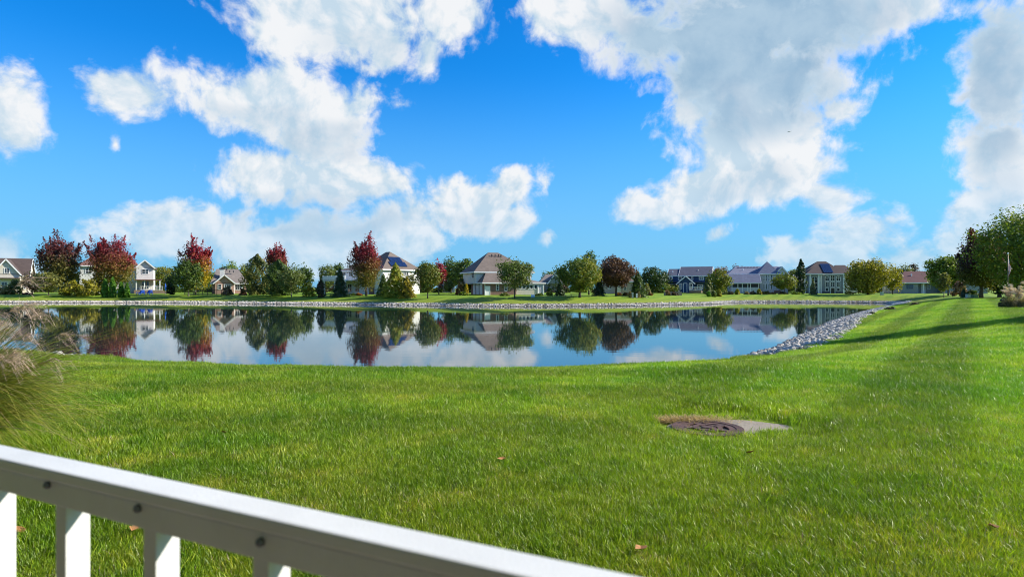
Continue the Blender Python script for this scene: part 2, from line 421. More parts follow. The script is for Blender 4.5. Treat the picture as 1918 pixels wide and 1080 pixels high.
# ------------------------------------------------------------------ riprap stones round the pond
def stone_mesh(name, seed):
    import bmesh
    bm = bmesh.new(); bmesh.ops.create_icosphere(bm, subdivisions=1, radius=.5)
    r = random.Random(seed)
    sx, sy, sz = r.uniform(.85, 1.25), r.uniform(.7, 1.0), r.uniform(.5, .8)
    for v in bm.verts:
        k = r.uniform(.74, 1.2); v.co = Vector((v.co.x * sx * k, v.co.y * sy * k, v.co.z * sz * k))
    me = bpy.data.meshes.new(name); bm.to_mesh(me); bm.free()
    return me
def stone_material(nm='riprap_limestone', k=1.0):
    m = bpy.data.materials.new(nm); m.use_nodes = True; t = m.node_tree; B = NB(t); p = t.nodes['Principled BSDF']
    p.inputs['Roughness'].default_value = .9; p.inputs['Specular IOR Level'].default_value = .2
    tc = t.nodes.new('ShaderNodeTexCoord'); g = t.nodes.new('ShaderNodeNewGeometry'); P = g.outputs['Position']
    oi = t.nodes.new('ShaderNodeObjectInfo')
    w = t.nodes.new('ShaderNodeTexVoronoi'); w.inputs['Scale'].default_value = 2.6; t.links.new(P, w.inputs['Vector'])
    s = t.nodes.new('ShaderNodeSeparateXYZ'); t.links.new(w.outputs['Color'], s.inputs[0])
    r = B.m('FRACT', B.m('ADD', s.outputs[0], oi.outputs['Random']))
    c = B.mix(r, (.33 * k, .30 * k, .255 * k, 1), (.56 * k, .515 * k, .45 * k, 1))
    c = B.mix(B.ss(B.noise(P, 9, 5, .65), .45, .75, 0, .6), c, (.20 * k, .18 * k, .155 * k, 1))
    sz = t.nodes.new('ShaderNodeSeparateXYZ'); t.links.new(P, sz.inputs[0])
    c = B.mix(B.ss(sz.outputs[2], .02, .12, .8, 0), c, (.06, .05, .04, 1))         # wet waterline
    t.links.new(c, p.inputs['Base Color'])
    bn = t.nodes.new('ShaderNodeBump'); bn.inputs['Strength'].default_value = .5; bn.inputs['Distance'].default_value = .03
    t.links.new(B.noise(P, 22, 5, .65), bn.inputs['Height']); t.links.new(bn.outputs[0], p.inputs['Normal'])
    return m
M_stonebank = stone_material()
SM = [stone_mesh('stone', i) for i in range(10)]
for s_ in SM: s_.materials.append(M_stonebank)
tan = np.roll(SHORE, -1, 0) - np.roll(SHORE, 1, 0); tan /= np.linalg.norm(tan, axis=1)[:, None]
nrm = np.stack([tan[:, 1], -tan[:, 0]], 1)
tst = shore_dist(SHORE + nrm * .5); nrm = nrm * np.sign(tst)[:, None]
seglen = np.linalg.norm(np.roll(SHORE, -1, 0) - SHORE, axis=1)
st = []; TIP = int(np.argmax(SHORE[:, 0]))
for i in range(len(SHORE)):
    p, n_ = SHORE[i], nrm[i]; d = p[1]
    near = d < 75 and p[0] > 5
    if p[0] < -160 or (d < 100 and p[0] < -60) or (d < 27 and -16 < p[0] < 8.6): continue
    den = 30 if near else 13
    for _ in range(int(den * seglen[i] * 2.9)):
        u = rng.uniform(-.35, 2.75 if p[0] > 8 and d < 112 and i > TIP else 1.45); a = rng.uniform(-.5, .5) * seglen[i]
        q = p + n_ * u + tan[i] * a
        size = (rng.uniform(.11, .31) if near else rng.uniform(.18, .34)) * (1.25 if rng.random() < .12 else 1) * (.8 if u > 2.4 else 1)
        st.append((q[0], q[1], size, d))
st = np.array(st); s_sd = shore_dist(st[:, :2]); keep = (s_sd > -.5) & (s_sd < 2.9 + .25 * np.sin(st[:, 0] * 1.7)); st = st[keep]; s_sd = s_sd[keep]
sz_ = np.clip(.26 * s_sd, -.1, .62) + rng.uniform(-.02, .10, len(st))
vis = (np.abs(st[:, 0] / st[:, 1]) < .834) & (st[:, 0] > 8)
app = np.where(vis, st[:, 2] / st[:, 1], 0); order = np.argsort(-app); single = set(order[:300].tolist())
bank_c = SHORE[int(np.argmin(np.abs(SHORE[:, 1] - 30) + 50 * (SHORE[:, 0] < 5)))]
# the bed the stones lie on: a strip along the right-hand shore
strip = [i for i in range(TIP, len(SHORE)) if SHORE[i, 0] > 8.8]
strip = sorted(strip, key=lambda i: SHORE[i, 1])
vb, fb = [], []
for k, i in enumerate(strip):
    for u in (-.5, .6, 1.7, 2.6):
        q = SHORE[i] + nrm[i] * u; vb.append((q[0], q[1], float(np.clip(.26 * u, -.14, .6)) + .012))
    if k:
        a = 4 * (k - 1); fb += [(a + j, a + j + 1, a + j + 5, a + j + 4) for j in range(3)]
mb = MB(); mb.add(vb, fb)
M_bed = mat('gravel_bed', (.10, .09, .075), .95, .35, 6, .8, 30)
bank = tag(mb.build('stone_bank', M_bed), 'strip of grey broken limestone lining the pond edge beside the lawn', kind='structure')
for j in single:
    o = bpy.data.objects.new('stone', SM[int(rng.integers(10))]); col.objects.link(o); o.parent = bank
    o.location = (st[j, 0], st[j, 1], sz_[j]); o.scale = (st[j, 2],) * 3
    o.rotation_euler = (rng.uniform(-.5, .5), rng.uniform(-.5, .5), rng.uniform(0, 6.28))
base = [(np.array([v.co[:] for v in m_.vertices]), np.array([p_.vertices[:] for p_ in m_.polygons])) for m_ in SM]
for far_, lab, mm in ((True, 'band of pale stones lining the far shore of the pond, painted sunlit', stone_material('sun_painted_limestone', 1.4)), (False, 'grey broken stones lining the pond edge beside the near lawn', M_stonebank)):  # far stones: same limestone, colour brightened to stand in for sunlight
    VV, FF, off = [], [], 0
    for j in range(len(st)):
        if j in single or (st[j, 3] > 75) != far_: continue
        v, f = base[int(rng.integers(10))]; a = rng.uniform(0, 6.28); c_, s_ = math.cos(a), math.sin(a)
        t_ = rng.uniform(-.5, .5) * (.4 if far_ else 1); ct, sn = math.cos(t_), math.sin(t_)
        w = v * st[j, 2] * (np.array((1.15, 1.15, .62)) if far_ else 1.0); w = np.stack([w[:, 0], w[:, 1] * ct - w[:, 2] * sn, w[:, 1] * sn + w[:, 2] * ct], 1)  # far stones flattened so more of their faces catch the sun
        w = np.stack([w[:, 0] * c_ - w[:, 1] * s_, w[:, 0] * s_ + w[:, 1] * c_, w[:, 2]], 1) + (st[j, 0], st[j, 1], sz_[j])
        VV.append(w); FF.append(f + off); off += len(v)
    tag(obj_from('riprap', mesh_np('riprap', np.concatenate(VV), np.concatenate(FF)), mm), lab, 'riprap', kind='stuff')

# ------------------------------------------------------------------ lawn grass (real blades near the camera)
def tuft_mesh(seed, nbl, rad, hmin, hmax, wid):
    r = np.random.default_rng(seed); V, Fc, C = [], [], []
    for i in range(nbl):
        a = r.uniform(0, 6.283); rr = rad * math.sqrt(r.random()); bx, by = rr * math.cos(a), rr * math.sin(a)
        h = r.uniform(hmin, hmax); le = r.uniform(.15, .8) * h; la = r.uniform(0, 6.283); w = wid * r.uniform(.7, 1.25)
        dx, dy = math.cos(la) * le, math.sin(la) * le; px_, py_ = -math.sin(la) * w / 2, math.cos(la) * w / 2
        o = len(V)
        V += [(bx - px_, by - py_, -.01), (bx + px_, by + py_, -.01), (bx + dx * .35 + px_ * .8, by + dy * .35 + py_ * .8, h * .62),
              (bx + dx * .35 - px_ * .8, by + dy * .35 - py_ * .8, h * .62), (bx + dx + px_ * .15, by + dy + py_ * .15, h), (bx + dx - px_ * .15, by + dy - py_ * .15, h)]
        Fc += [(o, o + 1, o + 2, o + 3), (o + 3, o + 2, o + 4, o + 5)]
        k = r.random()
        c = np.array((.108, .240, .005)) * (1 - k) + np.array((.285, .395, .012)) * k
        if r.random() < .04: c = np.array((.36, .34, .11))
        C += [c * r.uniform(.85, 1.15)] * 6
    return mesh_np('grass_tuft', V, Fc, np.array(C))
def blade_material():
    m = bpy.data.materials.new('lawn_blade'); m.use_nodes = True; t = m.node_tree; B = NB(t)
    p = t.nodes['Principled BSDF']; p.inputs['Roughness'].default_value = .42; p.inputs['Specular IOR Level'].default_value = .36
    at = t.nodes.new('ShaderNodeAttribute'); at.attribute_name = 'Col'
    ti = t.nodes.new('ShaderNodeAttribute'); ti.attribute_name = 'tint'; ti.attribute_type = 'INSTANCER'
    c = B.mix(1.0, at.outputs['Color'], ti.outputs['Color'], 'MULTIPLY')
    tr = t.nodes.new('ShaderNodeBsdfTranslucent'); mx = t.nodes.new('ShaderNodeMixShader'); mx.inputs[0].default_value = .36
    t.links.new(c, p.inputs['Base Color']); t.links.new(B.mix(1.0, c, (1.0, 1.2, .5, 1), 'MULTIPLY'), tr.inputs[0])
    t.links.new(p.outputs[0], mx.inputs[1]); t.links.new(tr.outputs[0], mx.inputs[2])
    t.links.new(mx.outputs[0], t.nodes['Material Output'].inputs[0])
    return m
M_tuft = blade_material()
tuft_col = bpy.data.collections.new('grass_tufts')           # sources only, never linked to the scene
for i in range(7):
    me = tuft_mesh(100 + i, 28, .075, .018, .052, .0034); me.materials.append(M_tuft)
    tuft_col.objects.link(bpy.data.objects.new('grass_tuft', me))
def scatter_points():
    out = []
    for lo, hi in [(1.0, 2, ), (2, 3), (3, 4.5), (4.5, 6.5), (6.5, 9), (9, 12), (12, 16), (16, 22), (22, 30), (30, 42), (42, 60), (60, 85)]:
        d = (lo + hi) / 2; rho = 2300 if d < 3.2 else 2300 * (3.2 / d) ** 1.18
        w = .90 * hi + .8; wl = -w if hi <= 30 else 8.0; n = int(rho * (w - wl) * (hi - lo))
        x = rng.uniform(wl, w, n); y = rng.uniform(lo, hi, n)
        k = np.abs(x) < .87 * y + .7
        out.append(np.stack([x[k], y[k]], 1))
    P = np.concatenate(out); P = P[(P[:, 1] < 30) | (P[:, 0] > 8)]; s = shore_dist(P); P = P[(s > 2.55 + .3 * np.sin(P[:, 0] * 2.1 + P[:, 1]))]
    return P
GP = scatter_points()
DRN = np.array([HOLE[0] + .22, HOLE[1]])
def vnoise(P, sc, seed):
    r = np.random.default_rng(seed); g = r.random((64, 64)); q = P * sc + 200.0
    i = np.floor(q).astype(int); f = q - i; f = f * f * (3 - 2 * f)
    a = g[i[:, 0] % 64, i[:, 1] % 64]; b = g[(i[:, 0] + 1) % 64, i[:, 1] % 64]; c = g[i[:, 0] % 64, (i[:, 1] + 1) % 64]; d = g[(i[:, 0] + 1) % 64, (i[:, 1] + 1) % 64]
    return (a * (1 - f[:, 0]) + b * f[:, 0]) * (1 - f[:, 1]) + (c * (1 - f[:, 0]) + d * f[:, 0]) * f[:, 1]
inD = (np.abs(GP[:, 0] - DRN[0]) / .70) ** 2.6 + (np.abs(GP[:, 1] - DRN[1] - .20) / .38) ** 2.6 < 1.0 + .25 * np.sin(GP[:, 0] * 9)
RAILN = np.array((.447, .894)); inDeck = GP @ RAILN < .36
GP = GP[~inD & ~inDeck]
gzv = ground(GP); dh = np.hypot(GP[:, 0] - HOLE[0] - .22, GP[:, 1] - HOLE[1]); gzv = gzv - .10 * (1 - sstep(dh, .70, 1.15))
me = bpy.data.meshes.new('lawn_grass'); me.vertices.add(len(GP))
me.vertices.foreach_set('co', np.stack([GP[:, 0], GP[:, 1], gzv], 1).astype(np.float32).ravel())
dist = np.hypot(GP[:, 0], GP[:, 1])
n_a = .38 * vnoise(GP, .8, 3) + .34 * vnoise(GP, 2.4, 4) + .28 * vnoise(GP, 6.0, 14); n_b = vnoise(GP, .28, 5)
sc = (np.clip(.78 + .04 * dist, .8, 1.9)) * (.70 + .65 * n_a) * rng.uniform(.75, 1.25, len(GP)) * (1 + .22 * (1 - sstep(dh, .75, 1.3)))
a = me.attributes.new('sc', 'FLOAT', 'POINT'); a.data.foreach_set('value', sc.astype(np.float32))
lean_ = .45 * (vnoise(GP, .9, 21) - .5) ; rot = np.stack([rng.normal(0, .20, len(GP)) + lean_, rng.normal(0, .20, len(GP)) - .12, rng.uniform(0, 6.283, len(GP))], 1)
a = me.attributes.new('rot', 'FLOAT_VECTOR', 'POINT'); a.data.foreach_set('vector', rot.astype(np.float32).ravel())
stripe = .5 + .5 * np.tanh(3 * np.sin((GP[:, 0] * .80 - GP[:, 1] * .60) * 2.4))
lush = np.clip((n_a - .5) * 2.2 + (n_b - .5) * .8 + .5, 0, 1)[:, None]
tint = (1 - lush) * np.array((1.50, 1.20, 2.2)) + lush * np.array((.66, .84, .6))
swath = .5 + .5 * np.tanh(2.5 * np.sin((GP[:, 1] * 1.0 + GP[:, 0] * .06) * 2.9 + .5 * np.sin(GP[:, 0] * .25)))
tint = tint * (.90 + .24 * (swath * (1 - sstep(GP[:, 0] - .2 * GP[:, 1], -1, 4)) * sstep(GP[:, 1], 3.5, 7))[:, None])
tint = tint * (.82 + .50 * stripe[:, None] * sstep(GP[:, 0] + .4 * GP[:, 1], 0, 12)[:, None]) * rng.uniform(.68, 1.34, (len(GP), 1))
dry = (vnoise(GP, 1.6, 9) * vnoise(GP, 6.5, 10) > .46)[:, None]
tint = np.where(dry & (rng.random((len(GP), 1)) < .6), tint * np.array((1.5, 1.18, 2.2)), tint)
a = me.attributes.new('tint', 'FLOAT_COLOR', 'POINT')
tc4 = np.ones((len(GP), 4), np.float32); tc4[:, :3] = tint; a.data.foreach_set('color', tc4.ravel())
lawn = obj_from('lawn_grass', me, M_tuft)
tag(lawn, 'short mown grass blades covering the near lawn', 'grass', kind='stuff')
def grass_nodes():
    g = bpy.data.node_groups.new('grass_scatter', 'GeometryNodeTree')
    g.interface.new_socket('Geometry', in_out='INPUT', socket_type='NodeSocketGeometry')
    g.interface.new_socket('Geometry', in_out='OUTPUT', socket_type='NodeSocketGeometry')
    N, L = g.nodes, g.links; i = N.new('NodeGroupInput'); o = N.new('NodeGroupOutput')
    ci = N.new('GeometryNodeCollectionInfo'); ci.inputs['Collection'].default_value = tuft_col
    ci.inputs['Separate Children'].default_value = True; ci.inputs['Reset Children'].default_value = True
    ip = N.new('GeometryNodeInstanceOnPoints'); ip.inputs['Pick Instance'].default_value = True
    def attr(nm, ty):
        n = N.new('GeometryNodeInputNamedAttribute'); n.data_type = ty; n.inputs['Name'].default_value = nm
        return [s for s in n.outputs if s.enabled and s.name == 'Attribute'][0]
    e2r = N.new('FunctionNodeEulerToRotation'); L.new(attr('rot', 'FLOAT_VECTOR'), e2r.inputs[0])
    rv = N.new('FunctionNodeRandomValue'); rv.data_type = 'INT'
    for s in rv.inputs:
        if s.enabled and s.name == 'Max': s.default_value = 6
    L.new(i.outputs[0], ip.inputs['Points']); L.new(ci.outputs[0], ip.inputs['Instance'])
    L.new([s for s in rv.outputs if s.enabled][0], ip.inputs['Instance Index'])
    L.new(e2r.outputs[0], ip.inputs['Rotation']); L.new(attr('sc', 'FLOAT'), ip.inputs['Scale'])
    L.new(ip.outputs[0], o.inputs[0])
    return g
lawn.modifiers.new('scatter', 'NODES').node_group = grass_nodes()

# ------------------------------------------------------------------ trees and shrubs
def lerp3(a, b, t): return np.asarray(a) * (1 - t)[:, None] + np.asarray(b) * t[:, None]
G_ = dict(green=(.060, .100, .020), dark=(.026, .050, .018), deep=(.018, .034, .014), yellow=(.200, .190, .018), olive=(.110, .110, .024),
          lime=(.130, .170, .018), crimson=(.195, .016, .038), wine=(.085, .022, .030), plum=(.055, .030, .032), rust=(.150, .060, .028),
          orange=(.200, .085, .016), blue=(.040, .068, .052), sage=(.105, .125, .050), gold=(.235, .190, .012), tan=(.22, .16, .09), thuja=(.050, .130, .012))
def palette(kind, h, side, cn, rn):
    """h: height in crown 0..1, side: -1..1 across, cn: clump noise, rn: leaf noise"""
    g = G_; t = np.clip
    if kind == 'maple':   # crimson crown, brown belly, green skirt
        c = lerp3(g['olive'], g['rust'], t((h + .25 * (cn - .5) - .28) * 4, 0, 1)); c = lerp3(c, g['wine'], t((h + .3 * (cn - .5) - .48) * 5, 0, 1))
        c = lerp3(c, g['crimson'], t((h + .40 * (cn - .5) + .14 * side - .70) * 4, 0, 1))
    elif kind == 'maple_dark':
        c = lerp3(np.array(g['olive']) * .85, g['plum'], t((h + .3 * (cn - .5) - .30) * 4, 0, 1)); c = lerp3(c, np.array(g['wine']) * 1.15, t((h + .4 * (cn - .5) - .52) * 4, 0, 1))
    elif kind == 'maple_fire':
        c = lerp3(g['gold'], g['orange'], t((h + .3 * (cn - .5) - .25) * 3, 0, 1)); c = lerp3(c, g['crimson'], t((h + .3 * (cn - .5) - .52) * 5, 0, 1))
        c = lerp3(c, g['plum'], t(-side * .9 + (cn - .6), 0, .85))
    elif kind == 'crimson': c = lerp3(g['wine'], np.array(g['crimson']) * 1.25, t(cn * 1.5 - .1, 0, 1))
    elif kind == 'plum': c = lerp3(g['plum'], (.085, .050, .034), cn)
    elif kind == 'turning': c = lerp3(g['green'], g['yellow'], t((side * .55 + cn * .9 - .30), 0, 1))  # sunward side painted yellower as if lit; clumps vary green to yellow
    else:
        a, b = kind.split('+') if '+' in kind else (kind, kind)
        c = lerp3(g[a], g[b], cn)
    return c * np.array((1.62, 1.50, 1.1)) * (.72 + .56 * rn)[:, None]
def leaf_quads(P, N, size, r, aspect=.62):
    n = len(P); R = r.normal(size=(n, 3)); T = np.cross(N, R); T /= np.linalg.norm(T, axis=1)[:, None] + 1e-9; U = np.cross(N, T)
    s = (size * r.uniform(.65, 1.35, n))[:, None]
    V = np.stack([P - T * s * .5, P - U * s * .5 * aspect, P + T * s * .5, P + U * s * .5 * aspect], 1).reshape(-1, 3)
    return V, np.arange(4 * n).reshape(n, 4)
def crown_points(shape, W, H, n, r, clump=1.0):
    """points, outward normals, rel. height, side, clump noise for a crown W wide, H high with base at z=0"""
    if shape in ('cone', 'column', 'thuja'):
        h = 1 - np.sqrt(r.random(n)) if shape == 'cone' else r.random(n)
        h = np.clip(h, 0, .995); a = r.uniform(0, 6.283, n)
        if shape == 'cone':
            lay = max(7, int(H / .75)); q = (h * lay) % 1.0; ang = np.floor(h * lay) * 2.4
            lob = .80 + .20 * np.cos(a * 6 + ang) ; R = W / 2 * (1 - h) ** .85 * lob * (.62 + .38 * (1 - q)) + .06
            rad = R * r.uniform(.35, 1.0, n) ** .5; z = h * H - .10 * rad * (1 - q)
        elif shape == 'thuja':
            R = W / 2 * np.clip(1.25 * np.sqrt(np.clip(1 - h, 0, 1)), 0, 1) * (.86 + .14 * np.sin(a * 5 + h * 9)); rad = R * r.uniform(.5, 1, n) ** .5; z = h * H
        else:
            R = W / 2 * np.clip(np.sin(np.pi * np.clip(h * .82 + .2, 0, 1)) ** .7, .08, 1) * (.75 + .25 * np.sin(a * 3 + h * 11)) ; rad = R * r.uniform(.3, 1, n) ** .5; z = h * H
        P = np.stack([rad * np.cos(a), rad * np.sin(a), z], 1)
        N = np.stack([np.cos(a), np.sin(a), np.full(n, .5)], 1) + r.normal(size=(n, 3)) * .6
        cn = .5 + .5 * np.sin(a * 4 + h * 17 + r.normal(0, .5, n)); side = np.cos(a)
        return P, N / np.linalg.norm(N, axis=1)[:, None], h, side, cn
    K = int((34 if shape == 'mound' else 84 if shape == 'vase' else 66) * clump)
    d = r.normal(size=(K, 3)); d /= np.linalg.norm(d, axis=1)[:, None]; rr = r.uniform(.35, 1, K) ** .6
    lump = 1 + .16 * np.sin(d[:, 0] * 3.1 + r.uniform(0, 6)) * np.sin(d[:, 2] * 4.3 + r.uniform(0, 6))
    C = d * (rr * lump)[:, None]
    zz = (C[:, 2] + 1) / 2
    if shape == 'oval': wf = .62 + .42 * np.sin(np.pi * np.clip(zz * .9 + .05, 0, 1))
    elif shape == 'vase': wf = .70 + .36 * np.sin(np.pi * np.clip(zz * .85 + .08, 0, 1))
    elif shape == 'spread': wf = np.full(K, 1.04)
    elif shape == 'mound': wf = np.full(K, 1.0); C[:, 2] = np.abs(C[:, 2]) * 2 - 1
    else: wf = np.full(K, 1.0)
    Cw = np.stack([C[:, 0] * wf * W / 2 * .86, C[:, 1] * wf * W / 2 * .86, (zz if shape != 'mound' else (C[:, 2] + 1) / 2) * H * .90 + H * .03], 1)
    cr = r.uniform(.13, .24, K) * (W + H) / 2 * (.9 if shape != 'mound' else .95)
    k = r.integers(0, K, n)
    o = r.normal(size=(n, 3)); o /= np.linalg.norm(o, axis=1)[:, None]; o *= (r.random(n) ** .45 * .92)[:, None]
    el = np.array((1, 1, 1.15 if shape in ('vase', 'oval') else .85))
    P = Cw[k] + o * cr[k][:, None] * el
    if shape != 'mound':
        fm = r.random(n) < .34; nf = int(fm.sum()); u = r.normal(size=(nf, 3)); u /= np.linalg.norm(u, axis=1)[:, None]; u *= (r.random(nf) ** .42 * .88)[:, None]
        zf = (u[:, 2] + 1) / 2; wff = .62 + .42 * np.sin(np.pi * np.clip(zf * .9 + .05, 0, 1)) if shape in ('oval', 'vase') else 1.0
        P[fm] = np.stack([u[:, 0] * wff * W / 2 * .95, u[:, 1] * wff * W / 2 * .95, zf * H * .95 + .02 * H], 1)
    if shape == 'vase':       # upright sprays poking out of the crown
        m = r.random(n) < .16; nm = int(m.sum()); out_ = np.argsort(-(Cw[:, 2] / H + .5 * np.hypot(Cw[:, 0], Cw[:, 1]) / (W / 2) + r.random(K) * .3))[:20]
        tips = r.choice(out_, 34); td_ = Cw[tips] - np.array((0, 0, H * .15)); td_ /= np.linalg.norm(td_, axis=1)[:, None]; td_ += np.array((0, 0, .7)) + r.normal(size=(34, 3)) * .25
        w_ = r.integers(0, 34, nm); up = r.random(nm)
        P[m] = Cw[tips[w_]] + td_[w_] * (up * cr[tips[w_]] * .78)[:, None] + r.normal(size=(nm, 3)) * (.20 * cr[tips[w_]] * (1.1 - up))[:, None]
    P[:, 2] = np.clip(P[:, 2], .02 * H, None)
    ctr = np.array((0, 0, H * .45)); N = (P - ctr) / (np.linalg.norm(P - ctr, axis=1)[:, None] + 1e-6) * .55 + o * .7 + r.normal(size=(n, 3)) * .55
    N /= np.linalg.norm(N, axis=1)[:, None] + 1e-9
    cnz = r.random(K)
    return P, N, np.clip(P[:, 2] / H, 0, 1), np.clip(P[:, 0] / (W / 2), -1, 1), np.clip(cnz[k] + r.normal(0, .12, n), 0, 1)
TREE_SEED = [500]
def plant(name, label, x, y, H, W, cb, shape, pal, cat='tree', group=None, leaf=None, n=None, bark=None, trunk_r=None, sink=.03, clump=1.0, bare=False):
    TREE_SEED[0] += 1; r = np.random.default_rng(TREE_SEED[0])
    z = gz(x, y) - sink; root = empty(name, (x, y, z)); tag(root, label, cat, group)
    hc = H * (1 - cb); d = math.hypot(x, y)
    leaf = leaf or max(.07, min(.46, d * .0031))
    area = W * hc; n = int(n * 1.3) if n else int(np.clip(area / leaf ** 2 * 12.5, 500, 9500))
    if shape == 'vase': n = int(n * 2.2); leaf *= .80
    P, N, h, s, cn = crown_points(shape, W, hc, n, r, clump)
    P = P + np.array((0, 0, H * cb)); V, Q = leaf_quads(P, N, leaf, r, .5 if shape == 'cone' else .62)
    C = np.repeat(palette(pal, h, s, cn, r.random(n)), 4, 0)
    crown_name = 'crown' if cat == 'tree' else 'foliage'
    o = obj_from(crown_name, mesh_np(crown_name, V, Q, C), M_leaf, root)
    # trunk and limbs
    tr = trunk_r or max(.03, H * .016); mb = MB()
    if cb > .02 or cat == 'tree':
        tops = H * (cb + (1 - cb) * (.85 if shape in ('cone', 'column') else .55)); bend = r.normal(0, .02 * H, 2)
        mb.tube([(0, 0, -.1), (0, 0, .15 * tops), (bend[0] * .5, bend[1] * .5, .55 * tops), (bend[0], bend[1], tops)], [tr * 1.35, tr, tr * .75, tr * .2], 7)
        m = mb.build('trunk', bark or M_bark, root, smooth=True)
        if shape not in ('cone', 'column', 'thuja'):
            lm = MB(); idx = r.choice(n, 8)
            for i in idx:
                q = P[i]; z0 = min(max(H * cb * .9, q[2] * .55), tops * .9); f = z0 / tops
                a_ = Vector((bend[0] * f, bend[1] * f, z0)); b_ = Vector(q); mid = a_.lerp(b_, .5) + Vector((0, 0, .04 * H))
                lm.tube([a_, mid, b_], [tr * .5, tr * .3, tr * .08], 5, False)
            lm.build('limbs', bark or M_bark, root, smooth=True)
    else:
        for i in range(4):
            a_ = r.uniform(0, 6.28); mb.tube([(0, 0, -.05), (math.cos(a_) * W * .12, math.sin(a_) * W * .12, H * .35), (math.cos(a_) * W * .25, math.sin(a_) * W * .25, H * .7)], [tr * .7, tr * .5, tr * .15], 5)
        mb.build('stems', bark or M_bark, root, smooth=True)
    return root
BPX = np.array([p[0] for p in far[:22]]); BD = np.array([wpt(*p)[1] for p in far[:22]])
def at(px, off):
    d = float(np.interp(px, BPX, BD)) + off
    return (px - CX) / F * d, d
def T(name, label, px, off, top, wpx, cb, shape, pal, group=None, cat='tree', d=None, **k):
    x, y = at(px, off) if d is None else ((px - CX) / F * d, d)
    H = CZ + (CY - top) * y / F - gz(x, y)
    return plant(name, label, x, y, H, wpx * y / F * (1.0 if shape == 'vase' else 1.14 if cat == 'tree' else 1.05), cb * .85, shape, pal, cat, group, **k)

WORDS = {'dark': 'dark green', 'deep': 'blackish green', 'green': 'green', 'lime': 'lime green', 'plum': 'purple-brown', 'sage': 'sage green', 'wine': 'wine-red', 'rust': 'rust-red', 'olive': 'olive'}
MARKS = [(40, 'the cream gabled house'), (210, 'the red-roofed white house'), (345, 'the gold-and-red maple'), (430, 'the low pink brick house'), (530, 'the maple with dark evergreens'), (620, 'the white balcony'),
         (710, 'the solar-panel house'), (800, 'the round green tree by the slim crimson maple'), (930, 'the large brick house'), (1045, 'the house beside the sunroom'), (1155, 'the dark purple tree'),
         (1290, 'the navy house'), (1370, 'the screened porch'), (1430, 'the pale grey house'), (1498, 'the columnar cypress'), (1560, 'the arched-window house'), (1640, 'the big yellow-green bushy tree'), (1720, 'the maroon-roofed bungalow'), (1800, 'the round green tree at the bungalow')]
def bg_label(px, pal):
    a = pal.split('+'); w = WORDS[a[0]] if len(a) == 1 or a[0] == a[1] else WORDS[a[0]] + ' and ' + WORDS[a[1]]
    return (w if len(w) < 22 else WORDS[a[0]]) + ' tree standing behind ' + min(MARKS, key=lambda m_: abs(m_[0] - px))[1]
# far bank, left to right
def hedge_row():
    r = np.random.default_rng(5)
    for px in range(-40, 1830, 38):
        p_ = px + r.uniform(-10, 10); pal = ['dark+deep', 'dark+green', 'green+olive', 'plum+dark', 'deep'][int(r.integers(5))]
        T('hedge_shrub', bg_label(p_, pal).replace('tree standing', 'hedge shrub growing'), p_, r.uniform(56, 72), r.uniform(527, 537), r.uniform(44, 62), .0, 'mound', pal, 'hedge shrubs behind the houses', 'shrub', leaf=.5)
T('maple_tree', 'dark wine-red maple behind a small olive tree, left of the red-roofed house', 112, 13, 437, 76, .12, 'vase', 'maple_dark', trunk_r=.2)
T('maple_tree', 'wide crimson-topped maple in front of the red-roofed white house', 209, 16, 443, 84, .08, 'vase', 'maple', trunk_r=.2)
T('maple_tree', 'maple turning red above and orange to gold below, behind a dark green tree', 366, 16, 451, 64, .10, 'vase', 'maple_fire', trunk_r=.18)
T('maple_tree', 'maple with a crimson top rising out of dark evergreens', 518, 20, 457, 46, .30, 'vase', 'maple', trunk_r=.18)
T('maple_tree', 'tall narrow crimson-topped maple beside the house with roof solar panels', 686, 12, 445, 58, .07, 'vase', 'maple', trunk_r=.2)
T('maple_tree', 'slim bright crimson maple behind a round green tree', 822, 28, 485, 26, .22, 'oval', 'crimson', trunk_r=.11)
T('small_tree', 'small thinning purple-brown tree right of the cream gabled house', 60, 18, 507, 34, .1, 'round', 'plum+dark')
T('shrub', 'sage-green shrub in front of the cream gabled house beside a dark shrub', 8, 14, 527, 34, .0, 'mound', 'sage+tan', None, 'shrub')
T('small_tree', 'low rounded olive-green tree beside a dark red maple', 91, 9, 505, 48, .13, 'spread', 'sage+olive')
for px, w, top, l in ((136, 38, 523, 'squat yellow-olive bush beside its wider twin, next to the dark red maple'), (168, 42, 521, 'wider yellow-olive bush between its twin and the columnar arborvitaes')):
    T('round_bush', l, px, 8, top, w, .0, 'mound', 'olive+yellow', 'yellow-olive bushes', 'bush')
for px, w, top in ((197, 13, 522), (211, 13, 519), (227, 11, 528), (238, 10, 530)):
    T('arborvitae', 'slim bright green columnar arborvitae below the crimson-topped maple', px, 6.5, top, w, .0, 'thuja', 'thuja', 'arborvitaes in a row', 'arborvitae')
T('green_tree', 'dark green oval tree with a forked pale trunk in front of the gold-and-red maple', 353, 9, 483, 54, .15, 'oval', 'dark+green', bark=M_barkpale)
T('pine_tree', 'broad dark pine standing left of the maple with the crimson top', 482, 14, 476, 58, .02, 'column', 'dark+olive')
T('spruce_tree', 'dark green conifer below the maple with the crimson top', 522, 11, 486, 60, .01, 'column', 'dark+green')
T('pear_tree', 'light sage-green oval tree with a pale trunk beside dark conifers', 546, 8, 498, 44, .12, 'oval', 'sage+green', bark=M_barkpale)
T('green_tree', 'mid-green tree behind the light sage tree and the white pergola', 568, 34, 495, 36, .15, 'oval', 'green+dark')
T('shrub', 'yellow-green shrub under the white pergola beam', 580, 9, 528, 25, .0, 'mound', 'olive+lime', None, 'shrub')
T('shrub', 'dark brown-purple shrub with a green tip beside the pergola post', 601, 8, 524, 21, .0, 'column', 'plum+dark', None, 'shrub')
